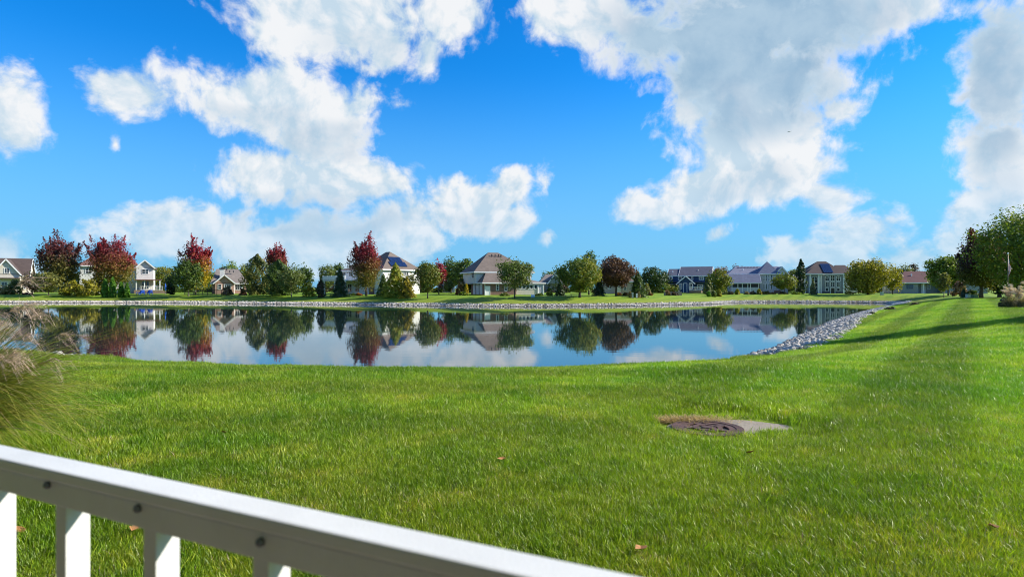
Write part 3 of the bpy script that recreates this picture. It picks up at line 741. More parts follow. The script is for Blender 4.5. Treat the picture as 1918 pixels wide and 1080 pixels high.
T('spruce_tree', 'dark bluish spruce below the white balcony', 637, 10, 500, 38, .01, 'cone', 'dark+blue')
T('spruce_tree', 'dark green spruce between the crimson maple and the yellow-green pine', 718, 12, 512, 34, .01, 'cone', 'dark+green')
T('pine_tree', 'yellow-green pine in front of the white wall below the solar panels', 741, 10, 491, 70, .02, 'cone', 'yellow+lime', n=4200)
T('pine_tree', 'lower golden-green pine leaning on the yellow-green pine below the solar panels', 762, 8.5, 517, 40, .02, 'cone', 'gold+olive', n=2200)
T('young_tree', 'thin sparse young tree at the right corner of the white solar-panel house', 767, 10, 510, 26, .25, 'oval', 'olive+dark', n=420)
T('linden_tree', 'neat rounded green tree with a straight dark trunk in front of the slim crimson maple', 801, 7.5, 486, 52, .20, 'oval', 'green+olive')
T('dense_tree', 'tall dense dark green tree behind the slim crimson maple', 845, 50, 478, 44, .1, 'round', 'dark+green')
T('dense_tree', 'wide dense dark green tree left of the large grey-roofed brick house', 872, 46, 480, 48, .08, 'round', 'dark+green')
T('olive_tree', 'olive-green tree at the left wall of the large brick house', 872, 36, 513, 34, .12, 'round', 'olive+dark')
T('small_tree', 'small green tree in front of the little grey-roofed house far back', 841, 30, 522, 20, .2, 'oval', 'green+sage')
T('shrub', 'reddish thinning shrub left of the bright yellow bush', 862, 26, 524, 16, .05, 'mound', 'rust+tan', None, 'shrub')
T('shrub', 'small bright yellow upright bush beside the brick house', 873.5, 22, 531, 8, .0, 'thuja', 'gold', None, 'shrub')
T('shrub', 'low spreading green groundcover shrub under the bright yellow bush', 868, 21, 545.5, 20, .0, 'mound', 'lime+green', None, 'shrub')
T('ash_tree', 'round green tree with a brown trunk in front of the large brick house', 964, 7.5, 481, 70, .20, 'round', 'green+sage')
T('spruce_tree', 'dark spruce between the brick house and the large yellow-sided tree', 1049, 18, 524, 24, .02, 'cone', 'dark+deep')
T('yellow_sided_tree', 'large broad yellow-green tree, its sunlit right side painted yellower', 1086, 8, 480, 86, .16, 'round', 'turning', n=6500, trunk_r=.22)
T('tall_tree', 'tall dark green spire-topped tree behind the large yellow-sided tree', 1103, 26, 463, 36, .1, 'oval', 'dark+green')
T('spruce_tree', 'bluish spruce between the yellow-sided tree and the dark purple tree', 1122, 14, 516, 30, .02, 'cone', 'blue+dark')
T('plum_tree', 'large round dark purple-brown tree in front of a tan house', 1154, 12, 475, 68, .20, 'round', 'plum', n=6500, trunk_r=.2)
T('spruce_tree', 'green spruce standing behind two small utility pedestals', 1195, 11, 505, 42, .01, 'cone', 'green+dark')
T('oak_tree', 'dense dark round-topped tree between the green spruce and the navy house', 1223, 38, 495, 50, .08, 'round', 'dark+deep')
T('oak_tree', 'lower dark tree peeping out beside the navy house roof', 1246, 62, 505, 26, .1, 'round', 'dark')
T('shrub', 'olive shrub between the green spruce and the navy house', 1210, 22, 527, 22, .0, 'mound', 'olive+sage', None, 'shrub')
T('linden_tree', 'bushy mid-green tree right of the navy house', 1348, 30, 502, 46, .10, 'oval', 'olive+green')
T('juniper', 'dark narrow juniper at the right corner of the navy house', 1326, 28, 520, 18, .0, 'thuja', 'dark+sage', None, 'juniper')
T('wide_tree', 'wide low green tree in front of the pale grey house with the pointed roof', 1469, 14, 510, 50, .22, 'spread', 'green+olive')
T('cypress', 'tall dark columnar cypress between the pale grey house and the house with arched windows', 1500, 20, 485, 23, .02, 'column', 'deep+dark')
T('spruce_tree', 'little bluish spruce before the house with arched windows', 1523, 11, 523, 17, .02, 'cone', 'blue+sage')
T('willow_tree', 'big yellow-green bushy tree hiding the right end of the house with arched windows', 1626, 14, 482, 84, .03, 'round', 'olive+yellow', n=6500, trunk_r=.2)
T('olive_tree', 'smaller olive tree touching the big yellow-green bushy tree', 1672, 22, 495, 32, .08, 'oval', 'olive+yellow')
T('green_tree', 'round green tree in front of the maroon-roofed bungalow', 1776, 30, 474, 72, .12, 'round', 'green+lime', d=118, n=6000)
T('young_tree', 'thin pale olive young tree before the round green tree at the bungalow', 1768, 20, 505, 22, .2, 'oval', 'sage+olive', d=108, n=500, bark=M_barkpale)
T('maple_tree', 'dark maple with a purple crown beside the flagpole', 1838, 0, 430, 80, .10, 'vase', 'maple_dark', d=92, n=7000, trunk_r=.25)
T('shade_tree', 'large green shade tree towering behind the flagpole', 1908, 0, 386, 140, .07, 'round', 'green+lime', d=84, n=12000, trunk_r=.3, clump=1.6)
T('shade_tree', 'dark green shade tree filling in behind the flag beside the purple maple', 1872, 0, 452, 90, .06, 'round', 'dark+deep', d=98, n=8000, trunk_r=.25)
T('blue_spruce', 'knee-high bluish spruce by the green utility box', 1805, 0, 538, 10, .0, 'cone', 'blue', d=100, cat='shrub')
T('shrub', 'low green shrub bed under the purple maple', 1820, 0, 541, 22, .0, 'mound', 'dark+green', d=102, cat='shrub')
T('shrub', 'grey-brown leafless-looking bush before the bungalow porch', 1800, 0, 523, 34, .0, 'mound', 'tan+plum', d=112, cat='shrub', n=700)
# trees seen over and between the roofs
hedge_row()
for px, off, top, w, pal in ((-320, 40, 496, 70, 'green+olive'), (-250, 46, 500, 60, 'dark+green'), (-180, 40, 494, 64, 'olive+green'), (-110, 44, 500, 56, 'rust+wine'), (-20, 70, 500, 60, 'dark+green'), (62, 62, 507, 40, 'plum+dark'), (305, 60, 494, 50, 'lime+olive'), (322, 46, 512, 26, 'dark+deep'), (160, 70, 505, 60, 'dark'), (250, 90, 500, 70, 'green'),
                             (430, 66, 489, 40, 'green+lime'), (460, 62, 494, 36, 'lime+olive'), (612, 66, 494, 30, 'green+sage'), (632, 74, 490, 30, 'green+dark'), (780, 62, 500, 34, 'dark+plum'),
                             (795, 70, 490, 44, 'dark+green'), (1030, 80, 506, 40, 'green+sage'), (1055, 84, 500, 34, 'sage'), (1130, 90, 500, 60, 'dark+green'), (1180, 84, 505, 50, 'dark'),
                             (1350, 80, 495, 34, 'wine+rust'), (1378, 84, 496, 34, 'rust+wine'), (1395, 88, 497, 30, 'olive+rust'), (1490, 60, 500, 40, 'olive+green'), (1500, 75, 503, 50, 'lime+olive'),
                             (1695, 60, 492, 30, 'sage'), (1712, 64, 490, 24, 'dark+plum'), (1745, 70, 506, 40, 'rust+wine'), (1640, 70, 505, 60, 'green'), (930, 90, 505, 60, 'dark+green'), (530, 70, 505, 60, 'green+dark'),
                             (385, 75, 505, 50, 'green'), (1290, 90, 506, 70, 'dark+green'), (1420, 95, 508, 70, 'green'), (1560, 90, 506, 70, 'green+dark'), (1800, 60, 500, 60, 'green'), (700, 75, 500, 70, 'dark+green')):
    T('background_tree', bg_label(px, pal), px, off, top, w, .08, 'round', pal, 'trees behind the houses')

# ------------------------------------------------------------------ houses
class House:
    def __init__(s, name, label, px, d, yaw=0.0, cat='house'):
        s.d = d; s.yaw = math.radians(yaw); s.t0 = (px - CX) / F; s.ox = s.t0 * d
        s.zg = gz(s.ox, d); s.c, s.s = math.cos(s.yaw), math.sin(s.yaw)
        s.root = empty(name, (s.ox, d, s.zg), s.yaw); tag(s.root, label, cat)
    def x(s, px):
        t = (px - CX) / F; return (t * s.d - s.ox) / (s.c - t * s.s)
    def z(s, py): return CZ - (py - CY) * s.d / F - s.zg
    def wall(s, m, x0, x1, y0, y1, z1, z0=-.4, name='wall'): return MB().box(x0, x1, y0, y1, z0, z1).build(name, m, s.root)
    def hip(s, m, x0, x1, y0, y1, ze, zr, r0, r1, oh=.45, th=.2, along='x', name='roof'):
        x0 -= oh; x1 += oh; y0 -= oh; y1 += oh; ym = (y0 + y1) / 2; xm = (x0 + x1) / 2
        R = [(r0, ym, zr), (r1, ym, zr)] if along == 'x' else [(xm, r0, zr), (xm, r1, zr)]
        v = [(x0, y0, ze), (x1, y0, ze), (x1, y1, ze), (x0, y1, ze), (x0, y0, ze - th), (x1, y0, ze - th), (x1, y1, ze - th), (x0, y1, ze - th)] + R
        f = [(4, 7, 6, 5), (0, 4, 5, 1), (1, 5, 6, 2), (2, 6, 7, 3), (3, 7, 4, 0)]
        f += [(0, 1, 9, 8), (2, 3, 8, 9), (1, 2, 9), (3, 0, 8)] if along == 'x' else [(0, 1, 8), (1, 2, 9, 8), (2, 3, 9), (3, 0, 8, 9)]
        o = MB().add(v, f).build(name, m, s.root)
        b = MB()
        for a_, c_ in (((x0, y0), (x1, y0)), ((x1, y0), (x1, y1)), ((x0, y1), (x0, y0))):
            b.beam((a_[0], a_[1], ze - th / 2), (c_[0], c_[1], ze - th / 2), .06, th + .05)
        b.build('fascia', M_trim, o)
        return o
    def gable(s, m, x0, x1, y0, y1, ze, zr, along='x', oh=.4, th=.18, wallm=None, name='roof', rake=M_trim):
        """two sloping slabs, gable walls and rake boards"""
        mb = MB()
        if along == 'x':
            ym = (y0 + y1) / 2; k = (zr - ze) / (ym - y0); e = ze - k * oh
            mb.prism([(y0 - oh, e), (ym, zr), (y1 + oh, e), (y1 + oh, e + th), (ym, zr + th), (y0 - oh, e + th)], 'x', x0 - oh, x1 + oh)
        else:
            xm = (x0 + x1) / 2; k = (zr - ze) / (xm - x0); e = ze - k * oh
            mb.prism([(x0 - oh, e), (xm, zr), (x1 + oh, e), (x1 + oh, e + th), (xm, zr + th), (x0 - oh, e + th)], 'y', y0 - oh, y1 + oh)
        o = mb.build(name, m, s.root)
        if wallm:
            if along == 'x': MB().prism([(y0, ze - .3), (y1, ze - .3), (y1, ze - .01), (ym, zr - .01), (y0, ze - .01)], 'x', x0, x1).build('gable_wall', wallm, s.root)
            else: MB().prism([(x0, ze - .3), (x1, ze - .3), (x1, ze - .01), (xm, zr - .01), (x0, ze - .01)], 'y', y0, y1).build('gable_wall', wallm, s.root)
        if rake:
            b = MB()
            if along == 'x':
                for xx in (x0 - oh - .02, x1 + oh + .02):
                    for yy in (y0 - oh, y1 + oh): b.beam((xx, yy, e + th * .3), (xx, ym, zr + th * .3), .07, .24)
                b.beam((x0 - oh, y0 - oh - .03, e + th * .3), (x1 + oh, y0 - oh - .03, e + th * .3), .06, .2)
            else:
                for xx in (x0 - oh, x1 + oh): b.beam((xx, y0 - oh - .03, e + th * .3), (xm, y0 - oh - .03, zr + th * .3), .07, .26)
            b.build('rake_board', rake, o)
        return o
    def window(s, x0, x1, z0, z1, y=0.0, cols=2, rows=2, frame=None, face='F', arch=False, name='window', fw=.10, glass=None):
        """framed window on the front (y const), right or left (x const = y argument) wall"""
        fr = frame or M_trim; hw = (x1 - x0) / 2
        def outline(i):
            a0, a1, b0, b1 = x0 + i, x1 - i, z0 + i, z1 - i
            if not arch: return [(a0, b0), (a1, b0), (a1, b1), (a0, b1)]
            r_ = (a1 - a0) / 2; cz = b1 - r_; cxm = (a0 + a1) / 2
            return [(a0, b0), (a1, b0)] + [(cxm + r_ * math.cos(t * math.pi / 8), cz + r_ * math.sin(t * math.pi / 8)) for t in range(9)]
        def P(u, w, dep):
            if face == 'F': return (u, y - dep, w)
            if face == 'R': return (y + dep, u, w)
            return (y - dep, u, w)
        A, Bo = outline(0), outline(fw); n = len(A); mb = MB()
        v = [P(u, w, .08) for u, w in A] + [P(u, w, .08) for u, w in Bo] + [P(u, w, -.02) for u, w in A] + [P(u, w, .03) for u, w in Bo]
        f = []
        for i in range(n):
            j = (i + 1) % n; f += [(i, j, n + j, n + i), (2 * n + i, 2 * n + j, j, i), (n + i, n + j, 3 * n + j, 3 * n + i)]
        mb.add(v, f)
        def bar(u0, u1, w0, w1):
            c = [P(u, w, dd) for dd in (.03, .07) for u, w in ((u0, w0), (u1, w0), (u1, w1), (u0, w1))]
            mb.add(c, [(0, 1, 2, 3), (7, 6, 5, 4), (0, 4, 5, 1), (1, 5, 6, 2), (2, 6, 7, 3), (3, 7, 4, 0)])
        for c in range(1, cols): u = x0 + (x1 - x0) * c / cols; bar(u - .035, u + .035, z0 + fw, z1 - fw * (1 if not arch else 1.5))
        for c in range(1, rows): w = z0 + ((z1 - z0) if not arch else (z1 - z0 - hw)) * c / (rows if not arch else rows - 1); bar(x0 + fw, x1 - fw, w - .03, w + .03)
        o = mb.build(name, fr, s.root)
        pm = MB(); pm.add([P(u, w, .03) for u, w in Bo], [tuple(range(n))]); pm.build('pane', glass or M_glass, o)
        return o
    def door(s, x0, x1, z1, m, y=0.0, z0=0.0):
        b = MB().box(x0, x1, y - .06, y + .02, z0, z1); o = b.build('door', m, s.root)
        f = MB()
        f.box(x0 - .12, x0, y - .09, y + .01, z0, z1 + .12); f.box(x1, x1 + .12, y - .09, y + .01, z0, z1 + .12); f.box(x0, x1, y - .09, y + .01, z1, z1 + .12)
        f.build('frame', M_trim, o); MB().box(x1 - .18, x1 - .1, y - .12, y - .06, z0 + .95, z0 + 1.1).build('handle', M_steel, o)
        return o
    def posts(s, xs, y, z0, z1, w=.14, m=None):
        for xx in xs: MB().box(xx - w / 2, xx + w / 2, y - w / 2, y + w / 2, z0, z1).build('post', m or M_trim, s.root)
    def railing(s, x0, x1, y, z0, h=.95, n=8, m=None, solid=False):
        b = MB(); b.box(x0, x1, y - .04, y + .04, z0 + h - .08, z0 + h); b.box(x0, x1, y - .03, y + .03, z0 + .08, z0 + .15)
        if solid: b.box(x0, x1, y - .02, y + .02, z0 + .15, z0 + h - .08)
        else:
            for i in range(n + 1): xx = x0 + (x1 - x0) * i / n; b.box(xx - .03, xx + .03, y - .025, y + .025, z0, z0 + h - .08)
        return b.build('railing', m or M_trim, s.root)
    def chimney(s, m, x0, x1, y0, y1, z0, z1, parent, cap=M_trimd):
        o = MB().box(x0, x1, y0, y1, z0, z1).build('chimney', m, parent)
        MB().box(x0 - .12, x1 + .12, y0 - .12, y1 + .12, z1, z1 + .16).box(x0 + .2, x1 - .2, y0 + .2, y1 - .2, z1 + .16, z1 + .4).build('chimney_cap', cap, s.root)
        return o
    def vents(s, roof, pts, m=M_trim, r=.13):
        for p in pts: MB().tube([(p[0], p[1], p[2] - .2), (p[0], p[1], p[2] + .38)], [r, r], 8).build('roof_vent', m, roof)

# A: cream gabled house at the left end
h = House('gabled_house', 'cream gabled house with a dark roof behind tall grass plumes', 14, 150, 30); X, Z = h.x, h.z
h.wall(M_cream, X(-45), X(50), 2.0, 10, Z(514)); h.wall(M_cream, X(-14), X(37), 0, 2, Z(512))
h.gable(M_rdark, X(-45), X(50), 2.0, 10, Z(514), Z(483), 'x', wallm=M_cream)
h.gable(M_rdark, X(-14), X(37), 0, 6, Z(512), Z(486), 'y', wallm=M_cream)
h.window(X(8), X(18), Z(512), Z(502), 0, 2, 1); h.window(X(2), X(14), Z(541), Z(528), 0, 2, 2); h.window(X(24), X(33), Z(541), Z(528), 0, 1, 2)
h.window(X(41), X(46), Z(541), Z(530), 2.0, 1, 2)
MB().box(X(-14) - .3, X(37) + .3, -1.2, .0, Z(522), Z(520)).build('porch_roof', M_rdark, h.root)

# B: white house with red-brown hip roof
h = House('hipped_house', 'white two-storey house with red-brown hip roof, gabled wing and rear deck', 215, 152, 28); X, Z = h.x, h.z
h.wall(M_white, X(149), X(256), 0, 11, Z(498)); r = h.hip(M_rred, X(149), X(256), 0, 11, Z(498), Z(470), X(180), X(232))
h.wall(M_white, X(256) + .01, X(288), -1.2, 8, Z(500)); h.gable(M_rred, X(256), X(288), -1.2, 8, Z(500), Z(487), 'y', wallm=M_white)
h.window(X(266), X(279), Z(513), Z(503), -1.2, 2, 2); h.window(X(160), X(172), Z(513), Z(503), 0, 2, 2); h.window(X(225), X(237), Z(513), Z(503), 0, 2, 2)
h.window(X(160), X(172), Z(540), Z(528), 0, 2, 2); h.window(X(266), X(280), Z(541), Z(526), -1.2, 3, 1)
h.vents(r, [(X(240), 2.2, Z(483)), (X(246), 2.2, Z(486))])
MB().beam((X(254), -3.4, Z(524)), (X(303), -3.4, Z(524)), 4.6, .18).build('porch_roof', M_rred, h.root)
h.posts([X(258), X(273), X(301)], -5.2, -.3, Z(525), .2)
MB().box(X(254), X(306), -5.6, -1.3, 0, Z(543)).build('deck', M_wood, h.root); h.railing(X(265), X(306), -5.5, Z(543), .95, 14)
st_ = MB()
for i in range(5): st_.box(X(306) + i * .3, X(306) + i * .3 + .3, -5.4, -3.9, -.1, Z(543) * (1 - (i + 1) / 6))
st_.build('stairs', M_wood, h.root)
hb = h

# C: brick ranch house
h = House('brick_ranch_house', 'low pink brick house with grey roof, front gable and white chimney', 401, 148, 24); X, Z = h.x, h.z
h.wall(M_pinkbrick, X(397), X(462), 1.5, 11, Z(530)); r = h.hip(M_rgrey, X(397), X(462), 1.5, 11, Z(530), Z(502), X(404), X(446))
h.wall(M_pinkbrick, X(403), X(438), -.6, 1.5, Z(529)); h.gable(M_rgrey, X(403), X(438), -.6, 5, Z(529), Z(515), 'y', wallm=M_pinkbrick)
h.chimney(M_white, X(411), X(420), 2.4, 3.5, Z(522), Z(503), r)
h.window(X(408), X(415), Z(542), Z(532), -.6, 1, 2); h.window(X(420), X(433), Z(542), Z(532), -.6, 3, 1)
h.window(X(440), X(453), Z(543), Z(532), 1.5, 3, 2); h.posts([X(439), X(454)], .3, 0, Z(531), .2)
h.vents(r, [(X(430), 4.2, Z(508)), (X(437), 4.2, Z(508)), (X(424), 5.2, Z(504))], M_trimd)

# D: white house with solar panels; its sunlit wall looks right, the balcony side lies in shade
h = House('solar_house', 'white two-storey house with solar panels on its brown roof and a white balcony', 717, 134, 47); Z = h.z
ze, zr = Z(504), Z(468)
h.wall(M_white, 0, 10.2, 0, 9, ze); r = h.hip(M_rbrown, 0, 10.2, 0, 9, ze, zr, 4.4, 6.0, along='y')
h.wall(M_white, .8, 9.4, 9, 19, ze); h.hip(M_rbrown, .8, 9.4, 8.5, 19, ze, Z(489), 11, 15, along='y')
n_ = Vector((0, -(zr - ze), 4.85)).normalized(); slope = Vector((0, 4.85, zr - ze)); L_ = slope.length; up = slope.normalized(); org = Vector((5.1, -.45, ze))
for row, (x0, nn) in enumerate(((-2.6, 4), (-1.9, 4), (-2.1, 3))):
    for k in range(nn):
        b0 = 1.0 + row * 1.72; c_ = org + Vector((x0 + k * 1.12 + .5, 0, 0)) + up * (b0 + .8) + n_ * .13
        if abs(c_.x - 5.1) + .55 > 5.4 * (1 - (b0 + 1.6) / L_) + .25: continue
        MB().beam(c_ - up * .82, c_ + up * .82, 1.07, .05, n_).build('solar_panel', M_solar, r)
h.chimney(M_brick, -.6, .3, 3.2, 4.4, 0, zr + .3, h.root)
h.window(5.6, 7.0, Z(515), Z(507), 0, 2, 2); h.window(2.0, 3.4, Z(515), Z(507), 0, 2, 2); h.window(6.2, 8.0, Z(541), Z(530), 0, 2, 2)
for y0 in (10.2, 13.0, 16.0): h.window(y0, y0 + 1.6, Z(516), Z(507), .8, 2, 2, face='L', frame=M_trim)
for y0 in (10.2, 13.4, 16.4): h.window(y0, y0 + 1.8, .5, 2.4, .8, 2, 2, face='L', frame=M_trim)
MB().box(-3.2, .79, 10, 19.5, Z(525), Z(523.5)).build('balcony_deck', M_trim, h.root)
b = MB(); b.box(-3.24, -3.16, 10, 19.5, Z(516), Z(515)); b.box(-3.21, -3.18, 10, 19.5, Z(523), Z(516))
for i in range(6): b.box(-3.28, -3.12, 10 + i * 1.9 - .08, 10 + i * 1.9 + .08, Z(523), Z(514.5))
b.build('balcony_railing', M_trim, h.root)
for yy in (10.2, 14.6, 19.2): MB().box(-3.1, -2.85, yy - .12, yy + .12, -.4, Z(525)).build('post', M_trim, h.root)

# E, G, H: smaller houses glimpsed between the trees
def small_house(label, px, d, yaw, x0, x1, eave, ridge, wallm, roofm, along='x', chim=None, wins=()):
    h = House('small_house', label, px, d, yaw); X, Z = h.x, h.z
    h.wall(wallm, X(x0), X(x1), 0, 8, Z(eave)); r = h.hip(roofm, X(x0), X(x1), 0, 8, Z(eave), Z(ridge), X(x0 + (x1 - x0) * .3), X(x1 - (x1 - x0) * .3))
    if chim: h.chimney(M_white, X(chim[0]), X(chim[1]), 3.4, 4.6, Z(ridge + 3), Z(chim[2]), r)
    for a, b_, c, e in wins: h.window(X(a), X(b_), Z(e), Z(c), 0, 2, 2)
    return h
small_house('little grey-roofed house with a white chimney far behind the slim crimson maple', 840, 165, 5, 829, 852, 525, 517, M_lav, M_rgrey, chim=(838, 844, 514.5), wins=((834, 838, 529, 535),))
h = small_house('grey-roofed house behind the sunroom of the large brick house', 1016, 165, 0, 1012, 1052, 529, 513, M_greygreen, M_rgrey, wins=((1030, 1034, 534, 540), (1042, 1047, 534, 540)))
h.gable(M_rgrey, h.x(1027), h.x(1050), -1.5, 3, h.z(529), h.z(514), 'y', wallm=M_greygreen)
h = small_house('tan stucco house almost hidden by the dark purple tree', 1130, 150, -5, 1128, 1186, 527, 508, M_tan, M_rbrown, wins=((1139, 1145, 536, 541), (1168, 1173, 532, 544)))
MB().box(h.x(1155), h.x(1162), -1.0, -.01, -.3, h.z(528)).build('porch_column', M_cream, h.root)

# F: large brick and white house in the middle
h = House('brick_house', 'large two-storey brick and white house with a steep grey-brown hip roof and sunroom', 907, 124, 20); X, Z = h.x, h.z
zb = Z(529)
h.wall(M_brick, 0, X(967), 0, 9.5, zb); h.wall(M_white, X(900), X(1006), 3.2, 13, Z(508), zb - .2)
r = h.hip(M_rbrown, X(900), X(1006), 3.2, 13, Z(508), Z(468), X(937), X(957), oh=.6)
r2 = h.hip(M_rbrown, 0, X(972), 0, 9.0, zb, Z(499), X(926), X(950), oh=.6)
h.wall(M_cream, X(967), X(1021), .8, 8.5, zb); h.hip(M_rgrey, X(967), X(1021), .8, 8.5, zb, Z(522), X(985), X(1004), oh=.35)
h.chimney(M_white, X(991), X(1001), 9.2, 10.6, Z(500), Z(486), r)
for i, px in enumerate((941, 947.5, 954, 959)): h.vents(r, [(X(px), 6.9, Z(475.5))], M_trimd)
h.door(X(910), X(917), Z(536.5), M_trim); h.window(X(929), X(934.5), Z(544), Z(532), 0, 1, 2); h.window(X(945), X(950), Z(545), Z(532), 0, 1, 2)
for y0 in (1.3, 3.7, 6.1): h.window(y0, y0 + 1.7, .15, 2.9, 0, 2, 3, face='L', arch=True, glass=M_trim)
h.window(X(893) + .9, X(893) + 1.9, 0, 0, 3.2) if False else None
h.window(4.6, 5.8, Z(519), Z(511), X(900), 1, 2, face='L', frame=M_rmaroon); h.window(X(994), X(999), Z(519), Z(511), 3.2, 1, 2); h.window(X(1001.5), X(1004.5), Z(521), Z(511), 3.2, 1, 2)
for a in (974, 981, 988, 995, 1003): h.window(X(a), X(a + 6), Z(541), Z(533), .8, 1, 1)
h.door(X(1012), X(1018), Z(534), M_lav, .8); h.posts([X(1010), X(1020.6)], .72, 0, zb, .16)
MB().tube([(.1, -.12, 0), (.1, -.12, zb - .2)], [.08, .08], 6).build('downpipe', M_trim, h.root)

# I: navy house
h = House('navy_house', 'navy blue two-storey house with white trim, front gable and slate roof', 1250, 168, -22); X, Z = h.x, h.z
h.wall(M_navy, X(1252), X(1330), 0, 9.5, Z(516)); r = h.gable(M_rslate, X(1274), X(1330), 0, 9.5, Z(516), Z(500), 'x', wallm=M_white)
h.gable(M_rslate, X(1252), X(1274), .3, 8.0, Z(516), Z(504), 'x', wallm=M_navy)
h.wall(M_navy, X(1244), X(1252) - .02, 1, 8, Z(523)); h.gable(M_rslate, X(1244), X(1252), 1, 8, Z(523), Z(517), 'x', wallm=M_navy)
h.wall(M_navy, X(1272), X(1301), -2.2, 0, Z(530)); h.gable(M_rslate, X(1272), X(1301), -2.2, 2, Z(530), Z(518), 'y', wallm=M_navy)
MB().beam((X(1250), -.9, Z(528)), (X(1272), -.9, Z(528)), 1.9, .14).build('porch_roof', M_rslate, h.root)
MB().beam((X(1301), -.6, Z(528.5)), (X(1329), -.6, Z(528.5)), 1.3, .14).build('porch_roof', M_rslate, h.root)
for a, b_ in ((1254, 1260), (1270, 1277.5), (1294.5, 1298.5), (1309, 1318)): h.window(X(a), X(b_), Z(524.5), Z(517.8), 0, 2, 2, fw=.14)
h.window(X(1273.5), X(1279.5), Z(541), Z(530.5), -2.2, 2, 3, fw=.14); h.window(X(1292), X(1299), Z(541), Z(529), -2.2, 2, 3, arch=True, fw=.14)
h.door(X(1282.5), X(1288), Z(531), M_navy, -2.2)
h.window(X(1254), X(1271), Z(541), Z(531.5), 0, 4, 2, fw=.14); h.window(X(1306), X(1317), Z(541), Z(532.5), 0, 2, 2, fw=.14)
h.window(4, 6, Z(512), Z(505), X(1330), 2, 2, face='R'); h.window(3, 5, Z(527), Z(518), X(1330), 2, 2, face='R')
MB().box(X(1295), X(1317), -5, -2.25, 0, Z(544)).build('deck', M_wood, h.root); h.railing(X(1295), X(1317), -4.95, Z(544), 1.0, 10)
for xx in (X(1262), X(1269)): MB().beam((xx, -1, Z(541)), (xx + 1.0, -5, .1), .12, .9).build('stair_rail', M_trim, h.root)
h.vents(r, [(X(1306), 2.4, Z(508))]); h.vents(r, [(X(1258), 2.0, Z(509.5))])

# J: pale grey house with pointed roof and screened porch
h = House('porch_house', 'pale grey house with blue-grey roof, pointed bay and screened porch', 1366, 168, -14); X, Z = h.x, h.z
h.wall(M_lav, X(1370), X(1476), 0, 11, Z(513)); r = h.hip(M_rblue, X(1366), X(1476), 0, 11, Z(513), Z(498), X(1382), X(1464))
h.wall(M_lav, X(1422), X(1456), -1.6, 0, Z(513)); h.hip(M_rblue, X(1421), X(1457), -1.6, 7.0, Z(513), Z(490), 1.7, 2.6, along='y')
h.gable(M_rblue, X(1452), X(1474), -1.0, 5, Z(513), Z(501), 'y', wallm=M_white)
for k in range(4): h.window(X(1427.5 + k * 4.6), X(1430.8 + k * 4.6), Z(527), Z(514.5), -1.6, 1, 2)
for k in range(4): h.window(X(1427.5 + k * 4.6), X(1430.8 + k * 4.6), Z(542), Z(530), -1.6, 1, 2, arch=True)
h.wall(M_brick, X(1448), X(1460), -1.9, -1.61, Z(543.5), name='brick_base')
h.wall(M_lav, X(1367), X(1416), -5.2, -.01, Z(538), name='porch_wall'); h.wall(M_screen, X(1368), X(1415.5), -5.0, -.02, Z(530), Z(538), name='insect_screen')
h.posts([X(1367.3), X(1378), X(1386), X(1396), X(1401), X(1415.8)], -5.2, 0, Z(529.5), .16)
h.gable(M_rblue, X(1366), X(1417), -5.2, .2, Z(529), Z(515), 'x', wallm=None)
b = MB(); ym = -2.5
for yy in (-5.2, -3.9, -1.2): b.beam((X(1366), yy, Z(529)), (X(1366), ym, Z(516)), .14, .14)
b.build('gable_truss', M_trim, h.root)
h.vents(r, [(X(1394), 2.6, Z(505)), (X(1430), 1.8, Z(503)), (X(1468), 2.6, Z(503))])
b = MB()
for k in range(7): xx = X(1385 + k * 6); b.box(xx, xx + .5, 4.4, 4.7, Z(500.6), Z(499.4))
b.build('roof_vent_row', M_trimd, r)

# K: grey house with big arched windows and solar panels
h = House('arched_window_house', 'grey house with white columns, big arched windows and roof solar panels', 1506, 158, -14); X, Z = h.x, h.z
ze = Z(513)
h.wall(M_grey, X(1507), X(1582), 0, 12, ze); h.wall(M_stone, X(1506), X(1583), -.15, .0, Z(545.5), name='stone_base')
r = h.hip(M_rdark, X(1507), X(1582), 0, 12, ze, Z(488), X(1541), X(1558)); h.wall(M_grey, X(1512), X(1532), -1.4, -.01, ze)
h.hip(M_rdark, X(1510), X(1534), -1.6, 4.0, ze, Z(502), .8, 1.4, along='y')
h.wall(M_cream, X(1582) + .01, X(1612), 2.5, 12, Z(514)); h.hip(M_rdark, X(1575), X(1612), 2.5, 12, Z(514), Z(495), X(1578), X(1597))
for px in (1508, 1515, 1530.8, 1537.5, 1580): h.posts([X(px)], -.12 if px not in (1515, 1530.8) else -1.5, 0, ze - .2, .34)
h.window(X(1517), X(1529.5), Z(544), Z(517.5), -1.4, 2, 4, arch=True)
for a, b_ in ((1510.4, 1513), (1533, 1536)):
    for z0, z1 in ((528, 519.5), (541, 532)): h.window(X(a), X(b_), Z(z0), Z(z1), 0, 1, 1)
h.window(X(1555), X(1564), Z(526), Z(515.5), 0, 2, 2)
for a, b_ in ((1545, 1553.2), (1565.8, 1574.4)): h.window(X(a), X(b_), Z(526.5), Z(516.5), 0, 2, 2, arch=True)
for a, b_ in ((1545.5, 1553), (1555, 1564), (1566, 1573.5)): h.window(X(a), X(b_), Z(537), Z(528), 0, 2, 2)
for a, b_ in ((1545.5, 1552), (1567, 1573.5)): h.window(X(a), X(b_), Z(545.5), Z(539), 0, 1, 1)
h.door(X(1556), X(1563), Z(539), M_glass, -.16)
for a in (1585, 1597, 1603): h.window(X(a), X(a + 6), Z(545), Z(534), 2.5, 1, 2)
zr = Z(488); yr = 6.0; y0_ = -.45; n_ = Vector((0, -(zr - ze), yr - y0_)).normalized(); up = Vector((0, yr - y0_, zr - ze)).normalized(); L_ = math.hypot(yr - y0_, zr - ze)
